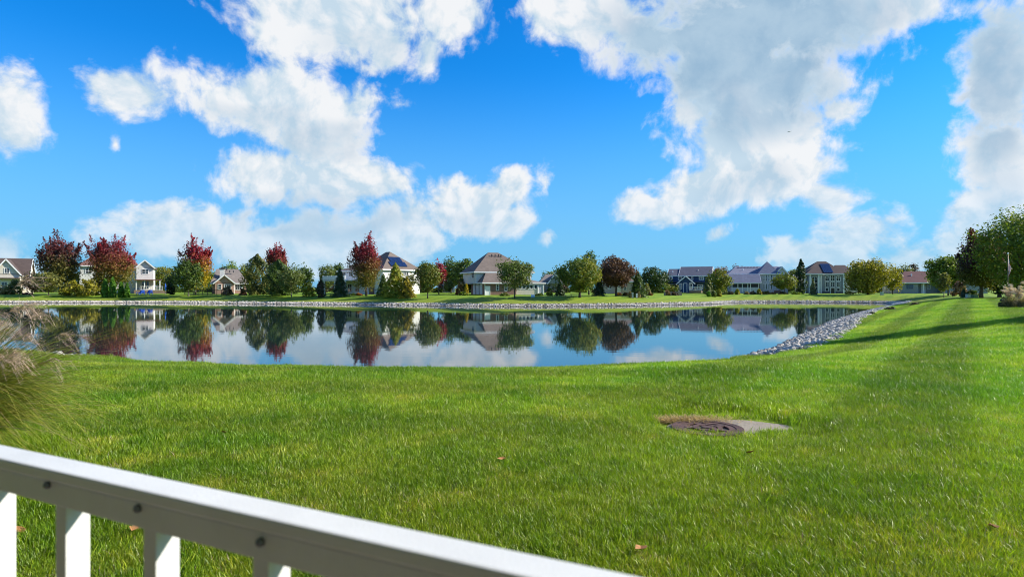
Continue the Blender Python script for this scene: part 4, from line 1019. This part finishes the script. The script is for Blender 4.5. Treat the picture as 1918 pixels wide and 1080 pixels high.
for row in range(4):
    for k in range(6):
        c_ = Vector((X(1543) + k * (X(1561) - X(1543)) / 6 + .2, y0_, ze)) + up * (1.1 + row * 1.3) + n_ * .12
        MB().beam(c_ - up * .62, c_ + up * .62, (X(1561) - X(1543)) / 6 - .04, .05, n_).build('solar_panel', M_solar, r)

# L: bungalow with maroon roof
h = House('bungalow', 'sage-grey bungalow with a maroon hip roof and dark recessed porch', 1687, 150, -8); X, Z = h.x, h.z
h.wall(M_greygreen, X(1688), X(1720), 0, 10, Z(529)); h.wall(M_greygreen, X(1720) + .01, X(1850), 2.2, 10, Z(529)); h.wall(M_greygreen, X(1768), X(1850), 0, 2.2, Z(529))
r = h.hip(M_rmaroon, X(1688), X(1850), 0, 10, Z(529), Z(507), X(1712), X(1830), oh=.5)
h.window(X(1697.5), X(1710.5), Z(541), Z(532.5), 0, 3, 2, frame=mat('blue_grey_frame', (.12, .17, .25), .5)); h.door(X(1735), X(1741), Z(532), M_trim, 2.2)
h.window(X(1745), X(1752), Z(541), Z(532), 2.2, 2, 2); h.posts([X(1730), X(1767)], .1, 0, Z(530), .18); h.vents(r, [(X(1718), 2.8, Z(515))], r=.16)

# ------------------------------------------------------------------ small things on the far bank
def ground_pt(px, off=None, d=None):
    x, y = at(px, off) if d is None else ((px - CX) / F * d, d)
    return x, y, gz(x, y)
M_blue = mat('blue_plastic', (.015, .10, .50), .4, .05)
def adirondack(loc, rz, label, group):
    o = empty('garden_chair', loc, rz); tag(o, label, 'chair', group)
    MB().beam((0, -.30, .36), (0, .28, .26), .52, .04).build('seat', M_blue, o)
    for k in range(5): MB().beam((-.22 + k * .11, .25, .26), (-.26 + k * .13, .55, 1.0 + .05 * (2 - abs(k - 2))), .10, .03, (0, -1, .4)).build('back_slat', M_blue, o)
    for sx in (-.34, .34):
        MB().box(sx - .07, sx + .07, -.38, .36, .54, .57).build('armrest', M_blue, o)
        MB().box(sx - .03, sx + .03, -.34, -.26, 0, .54).build('leg', M_blue, o); MB().box(sx - .03, sx + .03, .26, .34, 0, .54).build('leg', M_blue, o)
for px, off, rz in ((260, 16, -.5), (267, 17, .3), (276, 16.5, -.3), (283, 16, .6)):
    adirondack(ground_pt(px, off), rz, 'bright blue garden chair on the lawn below the deck of the red-roofed house', 'blue garden chairs')
o = empty('patio_umbrella', ground_pt(310, 19)); tag(o, 'closed blue patio umbrella beside the deck stairs', 'umbrella')
MB().tube([(0, 0, 0), (0, 0, 2.6)], [.03, .03], 8).build('pole', M_steel, o)
MB().tube([(0, 0, .9), (0, 0, 1.2), (0, 0, 1.9), (0, 0, 2.55)], [.10, .20, .16, .04], 10).build('folded_canopy', M_blue, o, True)
MB().tube([(0, 0, 0), (0, 0, .08)], [.28, .24], 12).build('base', M_black, o)
# black wire fence by the brick ranch house
p0 = np.array(at(345, 13)); p1 = np.array(at(424, 13)); o = empty('wire_fence', (p0[0], p0[1], gz(*p0))); tag(o, 'low black metal fence in front of the low pink brick house', 'fence')
nP = 9
pts = [(p0 + (p1 - p0) * i / nP) for i in range(nP + 1)]; loc = [(q[0] - p0[0], q[1] - p0[1], gz(*q) - gz(*p0)) for q in pts]
for q in loc: MB().box(q[0] - .04, q[0] + .04, q[1] - .04, q[1] + .04, q[2] - .2, q[2] + 1.2).build('post', M_black, o)
for i in range(nP):
    a, b_ = loc[i], loc[i + 1]
    for hh in (.15, 1.1): MB().beam((a[0], a[1], a[2] + hh), (b_[0], b_[1], b_[2] + hh), .03, .05).build('rail', M_black, o)
    pk = MB()
    for k in range(1, 9): f_ = k / 9; q = [a[j] + (b_[j] - a[j]) * f_ for j in range(3)]; pk.box(q[0] - .012, q[0] + .012, q[1] - .012, q[1] + .012, q[2] + .12, q[2] + 1.12)
    pk.build('pickets', M_black, o)
# yard sign
x, y, z = ground_pt(998, 6.2); o = empty('yard_sign', (x, y, z)); tag(o, 'small white and blue yard sign on the far bank lawn', 'sign')
MB().box(-.32, .32, -.015, .015, .32, .78).build('panel', M_trim, o); MB().box(-.32, .32, -.02, -.0155, .32, .50).build('blue_band', mat('sign_blue', (.10, .38, .68), .5), o)
for sx in (-.2, .2): MB().box(sx - .012, sx + .012, -.01, .01, -.2, .32).build('stake', M_steel, o)
# utility boxes and pedestals
M_ubox = mat('utility_green', (.09, .17, .10), .5, .08); M_ped = mat('pedestal_sage', (.42, .48, .40), .5, .05)
def pedestal(px, off, d, w, hh, m, name, label, cat, group=None):
    o = empty(name, ground_pt(px, off, d)); tag(o, label, cat, group)
    MB().box(-w / 2, w / 2, -w / 2, w / 2, -.1, hh * .82).build('body', m, o, bevel=.02)
    MB().box(-w / 2 - .03, w / 2 + .03, -w / 2 - .03, w / 2 + .03, hh * .82, hh).build('lid', m, o, bevel=.03); MB().box(-w / 2 - .08, w / 2 + .08, -w / 2 - .08, w / 2 + .08, -.1, .06).build('pad', M_conc, o)
pedestal(1184.5, 9, None, .30, .95, M_ped, 'utility_pedestal', 'pale green utility pedestal in front of the green spruce', 'utility box')
pedestal(1192.5, 9, None, .26, .80, M_trim, 'utility_pedestal', 'whitish utility pedestal beside the pale green one', 'utility box')
pedestal(1813, None, 90, .45, .55, M_ped, 'utility_box', 'pale utility post beside the green transformer box', 'utility box')
pedestal(1825, None, 90, .62, .48, M_ubox, 'transformer_box', 'low green transformer box on the lawn near the flagpole', 'utility box')
pedestal(1652, 9, None, .5, .7, M_ped, 'utility_box', 'small grey-green box under the big yellow-green bushy tree', 'utility box')
for px, l in ((1180.5, 'dry tan clump of grass left of the utility pedestals'), (1196.5, 'dry tan clump of grass right of the utility pedestals')): T('dry_grass', l, px, 9.3, 546.5, 6, .0, 'thuja', 'tan+sage', None, 'grass clump')
# low white retaining wall below the navy house
x0, y0 = at(1244, 18); x1, y1 = at(1277, 18); z = gz((x0 + x1) / 2, y0); o = empty('retaining_wall', (x0, y0, z)); tag(o, 'low whitish block retaining wall in front of the navy house', 'wall')
nb = 12
for row in range(3):
    for k in range(nb):
        w = (x1 - x0) / nb; MB().box(k * w + .01, (k + 1) * w - .01, (y1 - y0) * k / nb, (y1 - y0) * k / nb + .35, -.15 + row * .3 + .01, .15 + row * .3).build('block', M_conc, o)
# stone bench-like table under the yellow-sided tree
x, y, z = ground_pt(1077, 9.5); o = empty('picnic_bench', (x, y, z)); tag(o, 'dark low wooden bench on the lawn below the large yellow-sided tree', 'bench')
MB().box(-.9, .9, -.2, .2, .40, .46).build('seat', M_wood, o)
for sx in (-.7, .7): MB().box(sx - .05, sx + .05, -.18, .18, 0, .40).build('leg', M_wood, o)
# foundation planting before the pale grey house and its neighbours
for px in (1347, 1381, 1422): T('golden_shrub', 'cone-shaped golden yellow shrub in the bed before the pale grey house', px, 17, 541.5, 9.5, .0, 'thuja', 'gold+lime', 'golden shrubs before the pale grey house', 'shrub')
for px, w, top, pal, l in ((1356, 13, 547, 'dark+sage', 'low dark green shrub between the first and second golden shrub'), (1368, 13, 546, 'plum+dark', 'low purplish shrub left of the middle golden shrub'),
                        (1398, 10, 546, 'tan+sage', 'low tan shrub right of the middle golden shrub'), (1410, 12, 546, 'plum+sage', 'low purplish shrub between two golden shrubs by the porch'),
                        (1434, 14, 545, 'tan+olive', 'low tan-olive shrub right of the golden shrub under the tall windows'), (1448, 12, 548, 'rust+tan', 'low reddish shrub in the bed beside the brick base'),
                        (1466, 18, 547, 'plum+dark', 'low dark purplish shrub under the wide low green tree'), (1492, 19, 547.5, 'lime+thuja', 'bright green low mound below the columnar cypress'),
                        (1327, 7, 544, 'thuja', 'tiny bright green shrub at the foot of the dark juniper'), (1337, 8, 542, 'sage+green', 'small sage shrub between the juniper and the golden shrub'),
                        (1262, 16, 546, 'plum+dark', 'dark low shrub beside the white retaining wall and stairs'), (1250, 12, 541, 'plum+tan', 'brownish bush at the left end of the retaining wall'),
                        (1217, 8, 546, 'rust+tan', 'small pinkish bush right of the green spruce'), (1160, 14, 546, 'rust+green', 'low reddish flower bed before the tan stucco house'),
                        (1172, 12, 547, 'plum+dark', 'dark low bush before the tan stucco house'), (1030, 12, 544, 'olive+green', 'low green bush right of the sunroom'),
                        (662, 9, 549, 'green+dark', 'tiny clipped green bush at the foot of the tall narrow maple'), (672, 12, 549, 'rust+orange', 'small orange flower clump beside the tall narrow maple'),
                        (120, 10, 549, 'wine+plum', 'small dark red shrub left of the yellow-olive bushes'), (52, 18, 549, 'plum+wine', 'low dark red shrub on the lawn before the cream gabled house'),
                        (28, 30, 520, 'dark+sage', 'dark rounded shrub in front of the cream gabled house'), (185, 50, 517, 'deep+dark', 'dark hedge between the two left maples before the red-roofed house'), (320, 14, 518, 'deep', 'dark columnar hedge right of the deck of the red-roofed house'),
                        (425, 18, 534, 'plum+tan', 'leafless-looking purplish bush before the low pink brick house'), (455, 14, 541, 'dark+rust', 'dark low bush right of the brick house windows'), (1590, 14, 546, 'dark+green', 'low green bush at the right end of the arched-window house'),
                        (1010, 16, 548, 'dark+green', 'low clipped hedge under the sunroom windows'), (945, 20, 549, 'green+olive', 'low green bush bed along the brick wall of the large house')):
    T('shrub', l, px, 18 if px > 1240 else 15, top, w, .0, 'mound', pal, None, 'shrub')
# dark plants at the water's edge on the right
for (px, py, w, hh), l in (((1666, 575, 1.1, .4), 'dark low clump at the pond edge where the stone bank ends'), ((1634, 581, .8, .3), 'dark low clump among the stones of the right bank'), ((1714, 570.5, 1.0, .35), 'dark low clump on the lawn above the stone bank')):
    d = 1.9 * F / (py - CY); x = (px - CX) / F * d
    plant('waterside_plant', l, x, d, hh, w, .0, 'mound', 'deep+plum', 'plant')

# ------------------------------------------------------------------ flagpole with flag
x, y, z = ground_pt(1888, d=66); o = empty('flagpole', (x, y, z)); tag(o, 'flagpole with an aluminium pole and ball top on the right-hand lawn', 'flagpole')
ztop = CZ + (CY - 476) * y / F - z
MB().tube([(0, 0, -.2), (0, 0, ztop)], [.045, .028], 10).build('pole', mat('bronze_pole', (.16, .12, .08), .4, .1, metal=.4), o, True)
MB().tube([(0, 0, ztop - .02), (0, 0, ztop + .05), (0, 0, ztop + .13), (0, 0, ztop + .18)], [.02, .085, .085, .02], 10).build('ball', M_trim, o, True)
MB().tube([(0, 0, 0), (0, 0, .12)], [.14, .11], 12).build('base', M_steel, o)
def flag():
    nu, nv = 39, 26; LW, LH = 1.55, .95; V, Q, C = [], [], []
    for j in range(nv + 1):
        for i in range(nu + 1):
            u, v = i / nu, j / nv                       # u along the fly, v from top to bottom
            fold = math.sin(u * 13 + v * 2.2) * .10 * u ** .6
            xx = .05 + u * LW * (.30 + .06 * math.sin(v * 5)); zz = -v * LH * (1 - .08 * u) - u * LW * .80 * (.95 + .1 * v); yy = fold
            V.append((xx, yy, zz))
    for j in range(nv):
        for i in range(nu): a = j * (nu + 1) + i; Q.append((a, a + 1, a + nu + 2, a + nu + 1))
    return V, Q, nu, nv
V, Q, nu, nv = flag()
mf = [mat('flag_red', (.42, .02, .04), .7, .05), mat('flag_white', (.75, .74, .72), .7, .03), mat('flag_blue', (.03, .04, .18), .7, .05)]
me = mesh_np('flag', V, Q, smooth=True)
for m_ in mf: me.materials.append(m_)
mi = []
for j in range(nv):
    for i in range(nu):
        u, v = (i + .5) / nu, (j + .5) / nv
        if u < .40 and v < 7 / 13:
            ci, cj = int(u / .40 * 11), int(v / (7 / 13) * 9); mi.append(1 if (ci + cj) % 2 == 0 and (i % 2 == 0) and (j % 2 == 0) else 2)
        else: mi.append(0 if int(v * 13) % 2 == 0 else 1)
me.polygons.foreach_set('material_index', np.array(mi, np.int32))
fl = bpy.data.objects.new('flag', me); col.objects.link(fl); fl.location = (x, y, z + ztop - .22); fl.rotation_euler = (0, 0, math.radians(30))
tag(fl, 'red, white and blue striped flag hanging limp from the flagpole', 'flag')

# ------------------------------------------------------------------ ornamental grasses
def ornamental_grass(name, label, x, y, Hf, spread, nbl, Hp, npl, lean, pl_col, seed, plume_len, fol=((.10, .135, .022), (.22, .20, .05)), bw=.010, feather=16, fw=.004):
    r = np.random.default_rng(seed); root = empty(name, (x, y, gz(x, y) - .02)); tag(root, label, 'grass')
    V, Q, C = [], [], []
    def ribbon(pts, w0, w1, c, side):
        o = len(V)
        for i, p in enumerate(pts):
            f = i / (len(pts) - 1); w = w0 * (1 - f) + w1 * f; V.append(tuple(p - side * w / 2)); V.append(tuple(p + side * w / 2)); C.append(c); C.append(c)
        for i in range(len(pts) - 1): a = o + 2 * i; Q.append((a, a + 1, a + 3, a + 2))
    for i in range(nbl):
        a = r.uniform(0, 6.283); r0 = spread * .45 * math.sqrt(r.random()); L_ = Hf * r.uniform(.55, 1.2); out = (.12 + .88 * r.random() ** 1.4) * spread
        dx, dy = math.cos(a), math.sin(a); p0 = np.array((r0 * dx, r0 * dy, 0.)); pts = []
        dr = r.uniform(.2, 1.45); tw = r.normal(0, .35)
        for t in np.linspace(0, 1, 7):
            rad = out * t ** 1.5; zz = L_ * (t * 1.15 - dr * .62 * t ** 3.2)
            pts.append(p0 + np.array((dx * rad - dy * tw * rad * t + lean[0] * t * t * (1.5 if spread > .8 else .7), dy * rad + dx * tw * rad * t + lean[1] * t * t * (1.5 if spread > .8 else .7), max(zz, .03 + .02 * t))))
        k = r.random(); c = np.array(fol[0]) * (1 - k) + np.array(fol[1]) * k
        if r.random() < .10: c = np.array((.36, .28, .14))
        sd = np.array((-dy, dx, r.normal(0, .4))); sd /= np.linalg.norm(sd); ribbon(pts, bw, bw * .15, c * r.uniform(.7, 1.3), sd)
    o = obj_from('leaf_blades', mesh_np('leaf_blades', V, Q, np.array(C)), M_blade, root); o['kind'] = 'stuff'
    V, Q, C = [], [], []
    for i in range(npl):
        a = r.uniform(0, 6.283); r0 = spread * .25 * math.sqrt(r.random()); out = r.uniform(.15, .8) * spread; hh = Hp * r.uniform(.68, 1.05) * (1.32 if r.random() < .10 else 1)
        dx, dy = math.cos(a), math.sin(a); p0 = np.array((r0 * dx, r0 * dy, 0.))
        L0 = np.array((dx * out + lean[0], dy * out + lean[1], 0.))
        stem = [p0 + L0 * t ** 1.7 + np.array((0, 0, hh * (t * 1.08 - .10 * t ** 3))) for t in np.linspace(0, 1, 7)]
        ribbon(stem, .006, .004, np.array((.20, .15, .08)), np.array((-dy, dx, 0.)))
        tip = stem[-1]; td = stem[-1] - stem[-2]; td /= np.linalg.norm(td)
        ld = np.array((lean[0], lean[1], 0.)); ln = np.linalg.norm(ld); ld = ld / ln if ln > 1e-6 else np.array((dx, dy, 0.))
        for k in range(feather):
            f = k / feather; b0 = tip - td * plume_len * .35 * (1 - f); pl = plume_len * r.uniform(.6, 1.1)
            dv = td * .35 + ld * r.uniform(.5, 1.1) + r.normal(size=3) * .17; dv /= np.linalg.norm(dv)
            pts = [b0 + dv * pl * t + np.array((0, 0, -pl * r.uniform(.25, .6) * t * t)) for t in np.linspace(0, 1, 5)]
            sd = np.cross(dv, r.normal(size=3)); sd /= np.linalg.norm(sd)
            ribbon(pts, fw, fw * .5, np.array(pl_col) * r.uniform(.6, 1.35), sd)
            for t in (1, 2, 3, 4):         # little hairs along each strand
                q = np.array(pts[t]); hv = dv * .7 + r.normal(size=3) * .5
                ribbon([q, q + hv * pl * .09], fw * .8, fw * .3, np.array(pl_col) * r.uniform(.7, 1.3), sd)
    o = obj_from('plumes', mesh_np('plumes', V, Q, np.array(C)), M_blade, root); o['kind'] = 'stuff'
    return root
d = 4.9; ornamental_grass('ornamental_grass', 'tall ornamental grass with pinkish-brown drooping plumes at the deck railing', (-165 - CX) / F * d, d, 1.12, .90, 5000, 1.30, 92, (.34, -.20), (.50, .36, .30), 21, .27, fol=((.075, .14, .006), (.36, .33, .06)), bw=.014, feather=24, fw=.0034)
d = 42; ornamental_grass('plume_grass', 'clump of pale cream feathery plume grass at the right edge of the lawn', (1895 - CX) / F * d, d, .95, .62, 900, 1.45, 46, (.02, 0), (.66, .52, .42), 22, .34, fol=((.12, .12, .05), (.24, .21, .11)), bw=.03, feather=22, fw=.022)
d = 41; ornamental_grass('plume_grass', 'low tan grass tuft right of the pale plume grass', (1916 - CX) / F * d, d, .95, .55, 700, 1.0, 10, (.02, 0), (.42, .33, .25), 23, .25, fol=((.16, .13, .07), (.28, .22, .13)), bw=.03, feather=14, fw=.02)
T('juniper_shrub', 'dark bluish juniper mound left of the pale plume grass', 1882, 0, 553, 19, .0, 'mound', 'blue+dark', d=43, cat='shrub', n=1600, leaf=.12)

# ------------------------------------------------------------------ storm drain in the lawn
zb = gz(*HOLE) - .09
o = empty('storm_drain', (HOLE[0], HOLE[1], zb)); tag(o, 'rusty round iron storm drain cover set in a concrete collar in the lawn', 'drain cover')
mb = MB(); n = 40
def blobr(t): return 1.0 + .05 * math.sin(3 * t + 1) + .03 * math.sin(7 * t)
mb.prism([(.27 + .66 * blobr(t) * math.cos(t), .02 + .50 * blobr(t) * math.sin(t)) for t in [2 * math.pi * k / n for k in range(n)]], 'z', -.12, .018); mb.build('concrete_collar', M_conc, o)
def ring(r0, r1, z0, z1, a0=0, a1=2 * math.pi, seg=40):
    m_ = MB(); full = abs(a1 - a0 - 2 * math.pi) < 1e-6; k = seg if full else seg + 1; vs = []
    for i in range(k):
        t = a0 + (a1 - a0) * i / seg
        for rr, zz in ((r0, z0), (r1, z0), (r1, z1), (r0, z1)): vs.append((rr * math.cos(t), rr * math.sin(t), zz))
    fs = []
    for i in range(seg):
        a, b_ = 4 * i, 4 * ((i + 1) % k)
        fs += [(a + j, a + (j + 1) % 4, b_ + (j + 1) % 4, b_ + j) for j in range(4)]
    if not full: fs += [(0, 1, 2, 3), (4 * (k - 1) + 3, 4 * (k - 1) + 2, 4 * (k - 1) + 1, 4 * (k - 1))]
    return m_.add(vs, fs)
ring(.285, .36, -.05, .045).build('frame_ring', M_iron, o)
MB().prism([(.284 * math.cos(2 * math.pi * k / 40), .284 * math.sin(2 * math.pi * k / 40)) for k in range(40)], 'z', -.07, -.045).build('pit_floor', M_black, o)
g = ring(.215, .284, -.03, .040); g2 = ring(.105, .150, -.03, .046); g.add(g2.v, g2.f)
for k in range(5):
    a_ = k * math.pi * 2 / 5 + .5; g.beam((0, 0, .006), (.225 * math.cos(a_), .225 * math.sin(a_), .006), .062, .074)
g.tube([(0, 0, -.03), (0, 0, .05)], [.06, .055], 12)
g.build('grate', M_iron, o)
# dry straw beside the drain
r = np.random.default_rng(77); V, Q, C = [], [], []
for i in range(2600):
    u = r.normal(0, 1, 2); px_, py_ = HOLE[0] - .10 + u[0] * .22, HOLE[1] + .40 + u[1] * .075
    a = r.uniform(0, 6.283); L_ = r.uniform(.03, .09); dv = np.array((math.cos(a) * L_, math.sin(a) * L_, r.uniform(.0, .035))); sd = np.array((-math.sin(a), math.cos(a), 0)) * .0022
    q = np.array((px_, py_, gz(HOLE[0], HOLE[1]) - .075 + r.uniform(0, .03))); oo = len(V); V += [q - sd, q + sd, q + dv + sd, q + dv - sd]; Q.append((oo, oo + 1, oo + 2, oo + 3)); C += [np.array((.52, .38, .17)) * r.uniform(.6, 1.2)] * 4
tag(obj_from('dry_straw', mesh_np('dry_straw', V, Q, np.array(C)), M_blade), 'patch of dry yellow straw behind the storm drain cover', 'straw', kind='stuff')

# ------------------------------------------------------------------ fallen leaves
M_dead = mat('dead_leaf', (.30, .14, .05), .8, .3, 30)
mb_l = MB(); mb_l.add([(-.03, 0, 0), (-.012, -.02, .008), (.014, -.017, .010), (.034, 0, .016), (.014, .018, .008), (-.012, .02, .012), (0, 0, -.002)], [(0, 1, 6), (1, 2, 6), (2, 3, 6), (3, 4, 6), (4, 5, 6), (5, 0, 6)])
lf = None
for (px, py), l in (((1203, 738), 'curled brown leaf on the grass uphill of the storm drain'), ((941, 878), 'small brown leaf lying on the mid lawn'), ((1862, 1003), 'dark brown leaf on the grass at the lower right'), ((1200, 1058), 'tan leaf on the grass just beyond the rail end'),
                    ((37, 1003), 'tan leaf on the grass seen between the railing balusters'), ((250, 1004), 'orange leaf on the grass behind the second baluster gap'), ((420, 816), 'tiny orange leaf near the ornamental grass'), ((1405, 858), 'small dark leaf in front of the storm drain')):
    d = 1.37 * F / (py - CY); x = (px - CX) / F * d; zz = gz(x, d) + .05
    if lf is None: lf = mb_l.build('fallen_leaf', M_dead); ob = lf
    else: ob = lf.copy(); col.objects.link(ob)
    ob.location = (x, d, zz); ob.rotation_euler = (rng.uniform(-.3, .3), rng.uniform(-.3, .3), rng.uniform(0, 6.28)); ob.scale = (1.2,) * 3
    tag(ob, l, 'leaf', 'fallen leaves')

# ------------------------------------------------------------------ deck and white railing in front of the camera
D_ = .20; zt = CZ - D_                                           # top of the rail
rd = Vector((.900, -.4358, 0)); rn = Vector((.4358, .900, 0))
rail = empty('deck_railing', (.3893 * rn.x, .3893 * rn.y, 1.86), math.atan2(rd.y, rd.x)); tag(rail, 'white painted deck railing with slim balusters and a flat top rail', 'railing')
zl = zt - 1.86; x0, x1 = -2.6, 1.6
MB().box(x0, x1, -.001, .035, zl - .0135, zl).build('top_cap', M_rail, rail, bevel=.003)
MB().box(x0, x1, .002, .033, zl - .040, zl - .0136).build('top_rail', M_rail, rail, bevel=.002)
MB().box(x0, x1, .004, .031, .03, .065).build('bottom_rail', M_rail, rail, bevel=.002)
b0 = -.600
def along(px):                                                  # position along the rail of a point on its front face seen at photo column px
    t = (px - CX) / F; n_d = .3893; k = n_d / (t * rn.x + rn.y); return t * k * rd.x + k * rd.y
pk = along(97); sp = along(262) - pk
bal = None
k0 = -8
for k in range(k0, 9):
    xx = pk + k * sp
    if bal is None: bal = MB().box(-.0005, .0185, .004, .0300, .064, zl - .0395).build('baluster', M_rail, rail, bevel=.0015); ob = bal
    else: ob = bal.copy(); col.objects.link(ob); ob.parent = rail
    ob.location = (xx, 0, 0)
scr = None
for px in (88, 257, 487):
    for s_ in ((0, .0) if px != 487 else (0, .012)):
        pass
    xx = along(px); zz = (CY - {88: 908, 257: 952, 487: 1015}[px]) / F
    k = .3893 / ((px - CX) / F * rn.x + rn.y); zz = CZ + zz * k - 1.86
    if scr is None: scr = MB().tube([(0, .003, 0), (0, -.0018, 0), (0, -.0032, 0)], [.0040, .0040, .0024], 10).build('screw', M_screw, rail, True); ob = scr
    else: ob = scr.copy(); col.objects.link(ob); ob.parent = rail
    ob.location = (xx, 0, zz)
MB().box(x0 - .09, x0, -.028, .062, -.12, zl + .03).build('post', M_rail, rail, bevel=.004); MB().box(x1, x1 + .09, -.028, .062, -.12, zl + .03).build('post', M_rail, rail, bevel=.004)
deck = empty('deck', (.3893 * rn.x, .3893 * rn.y, 1.74), math.atan2(rd.y, rd.x)); tag(deck, 'timber deck floor behind the white railing', kind='structure')
bd = None
for k in range(26):
    if bd is None: bd = MB().box(-3.0, 2.0, 0, .135, -.03, 0).build('deck_board', M_wood, deck); ob = bd
    else: ob = bd.copy(); col.objects.link(ob); ob.parent = deck
    ob.location = (0, .10 - (k + 1) * .14, 0)
MB().box(-3.0, 2.0, .08, .12, -.24, -.031).box(-3, 2, -1.7, -1.6, -.24, -.031).build('joist', M_wood, deck)

# ------------------------------------------------------------------ the tree outside the view whose shadow crosses the right-hand lawn
plant('spruce_tree', 'dense tall spruce beyond the right edge whose shadow crosses the lawn', 33.0, 27.2, 13.6, 5.0, .02, 'column', 'dark+green', leaf=.34, n=9000, trunk_r=.22)

# ------------------------------------------------------------------ far airliner
dp = 2600.0; o = empty('airplane', ((1478 - CX) / F * dp, dp, CZ + (CY - 247) / F * dp), math.radians(25)); tag(o, 'tiny airplane high in a gap between the clouds', 'airplane')
M_pl = mat('airplane_grey', (.25, .27, .3), .4)
MB().tube([(-9, 0, 0), (-7, 0, .3), (5, 0, .3), (8, 0, 0), (9, 0, 0)], [.3, 1.1, 1.1, .7, .2], 10).build('fuselage', M_pl, o, True)
MB().beam((0, 0, 0), (3, -10, .8), 2.2, .25).build('wing', M_pl, o); MB().beam((0, 0, 0), (3, 10, .8), 2.2, .25).build('wing', M_pl, o)
MB().prism([(7, .3), (9.6, 3.8), (8.6, 3.8), (5.8, .3)], 'y', -.12, .12).build('tail_fin', M_pl, o); MB().beam((8.4, -3, .5), (8.4, 3, .5), 1.2, .15).build('tailplane', M_pl, o)

# ------------------------------------------------------------------ the house the deck belongs to (behind the camera)
oh_ = empty('own_house', (-3.0 * rn.x, -3.0 * rn.y, gz(-1.3, -2.7)), math.atan2(rd.y, rd.x)); tag(oh_, 'grey sided house that the deck is built against', 'house')
MB().box(-7, 7, -8, 0, -.3, 5.6).build('wall', M_lav, oh_)
MB().prism([(-8.6, 5.6), (.6, 5.6), (-4, 8.4)], 'x', -7.5, 7.5).build('roof', M_rbrown, oh_)
for xa in (-5, -1.2, 2.6):
    w_ = MB().box(xa, xa + 2.2, -.02, .05, .7, 2.6).build('window', M_trim, oh_); MB().box(xa + .1, xa + 2.1, .051, .06, .8, 2.5).build('pane', M_glass, w_)
MB().box(-7, 7, .01, 3.28, 2.75, 2.95).build('porch_roof', M_trim, oh_)  # unseen roof, added with its posts to cut sky light on the railing
for xa in (-6.8, 6.8): MB().box(xa - .08, xa + .08, 3.05, 3.21, -.3, 2.75).build('added_porch_post', M_trim, oh_)
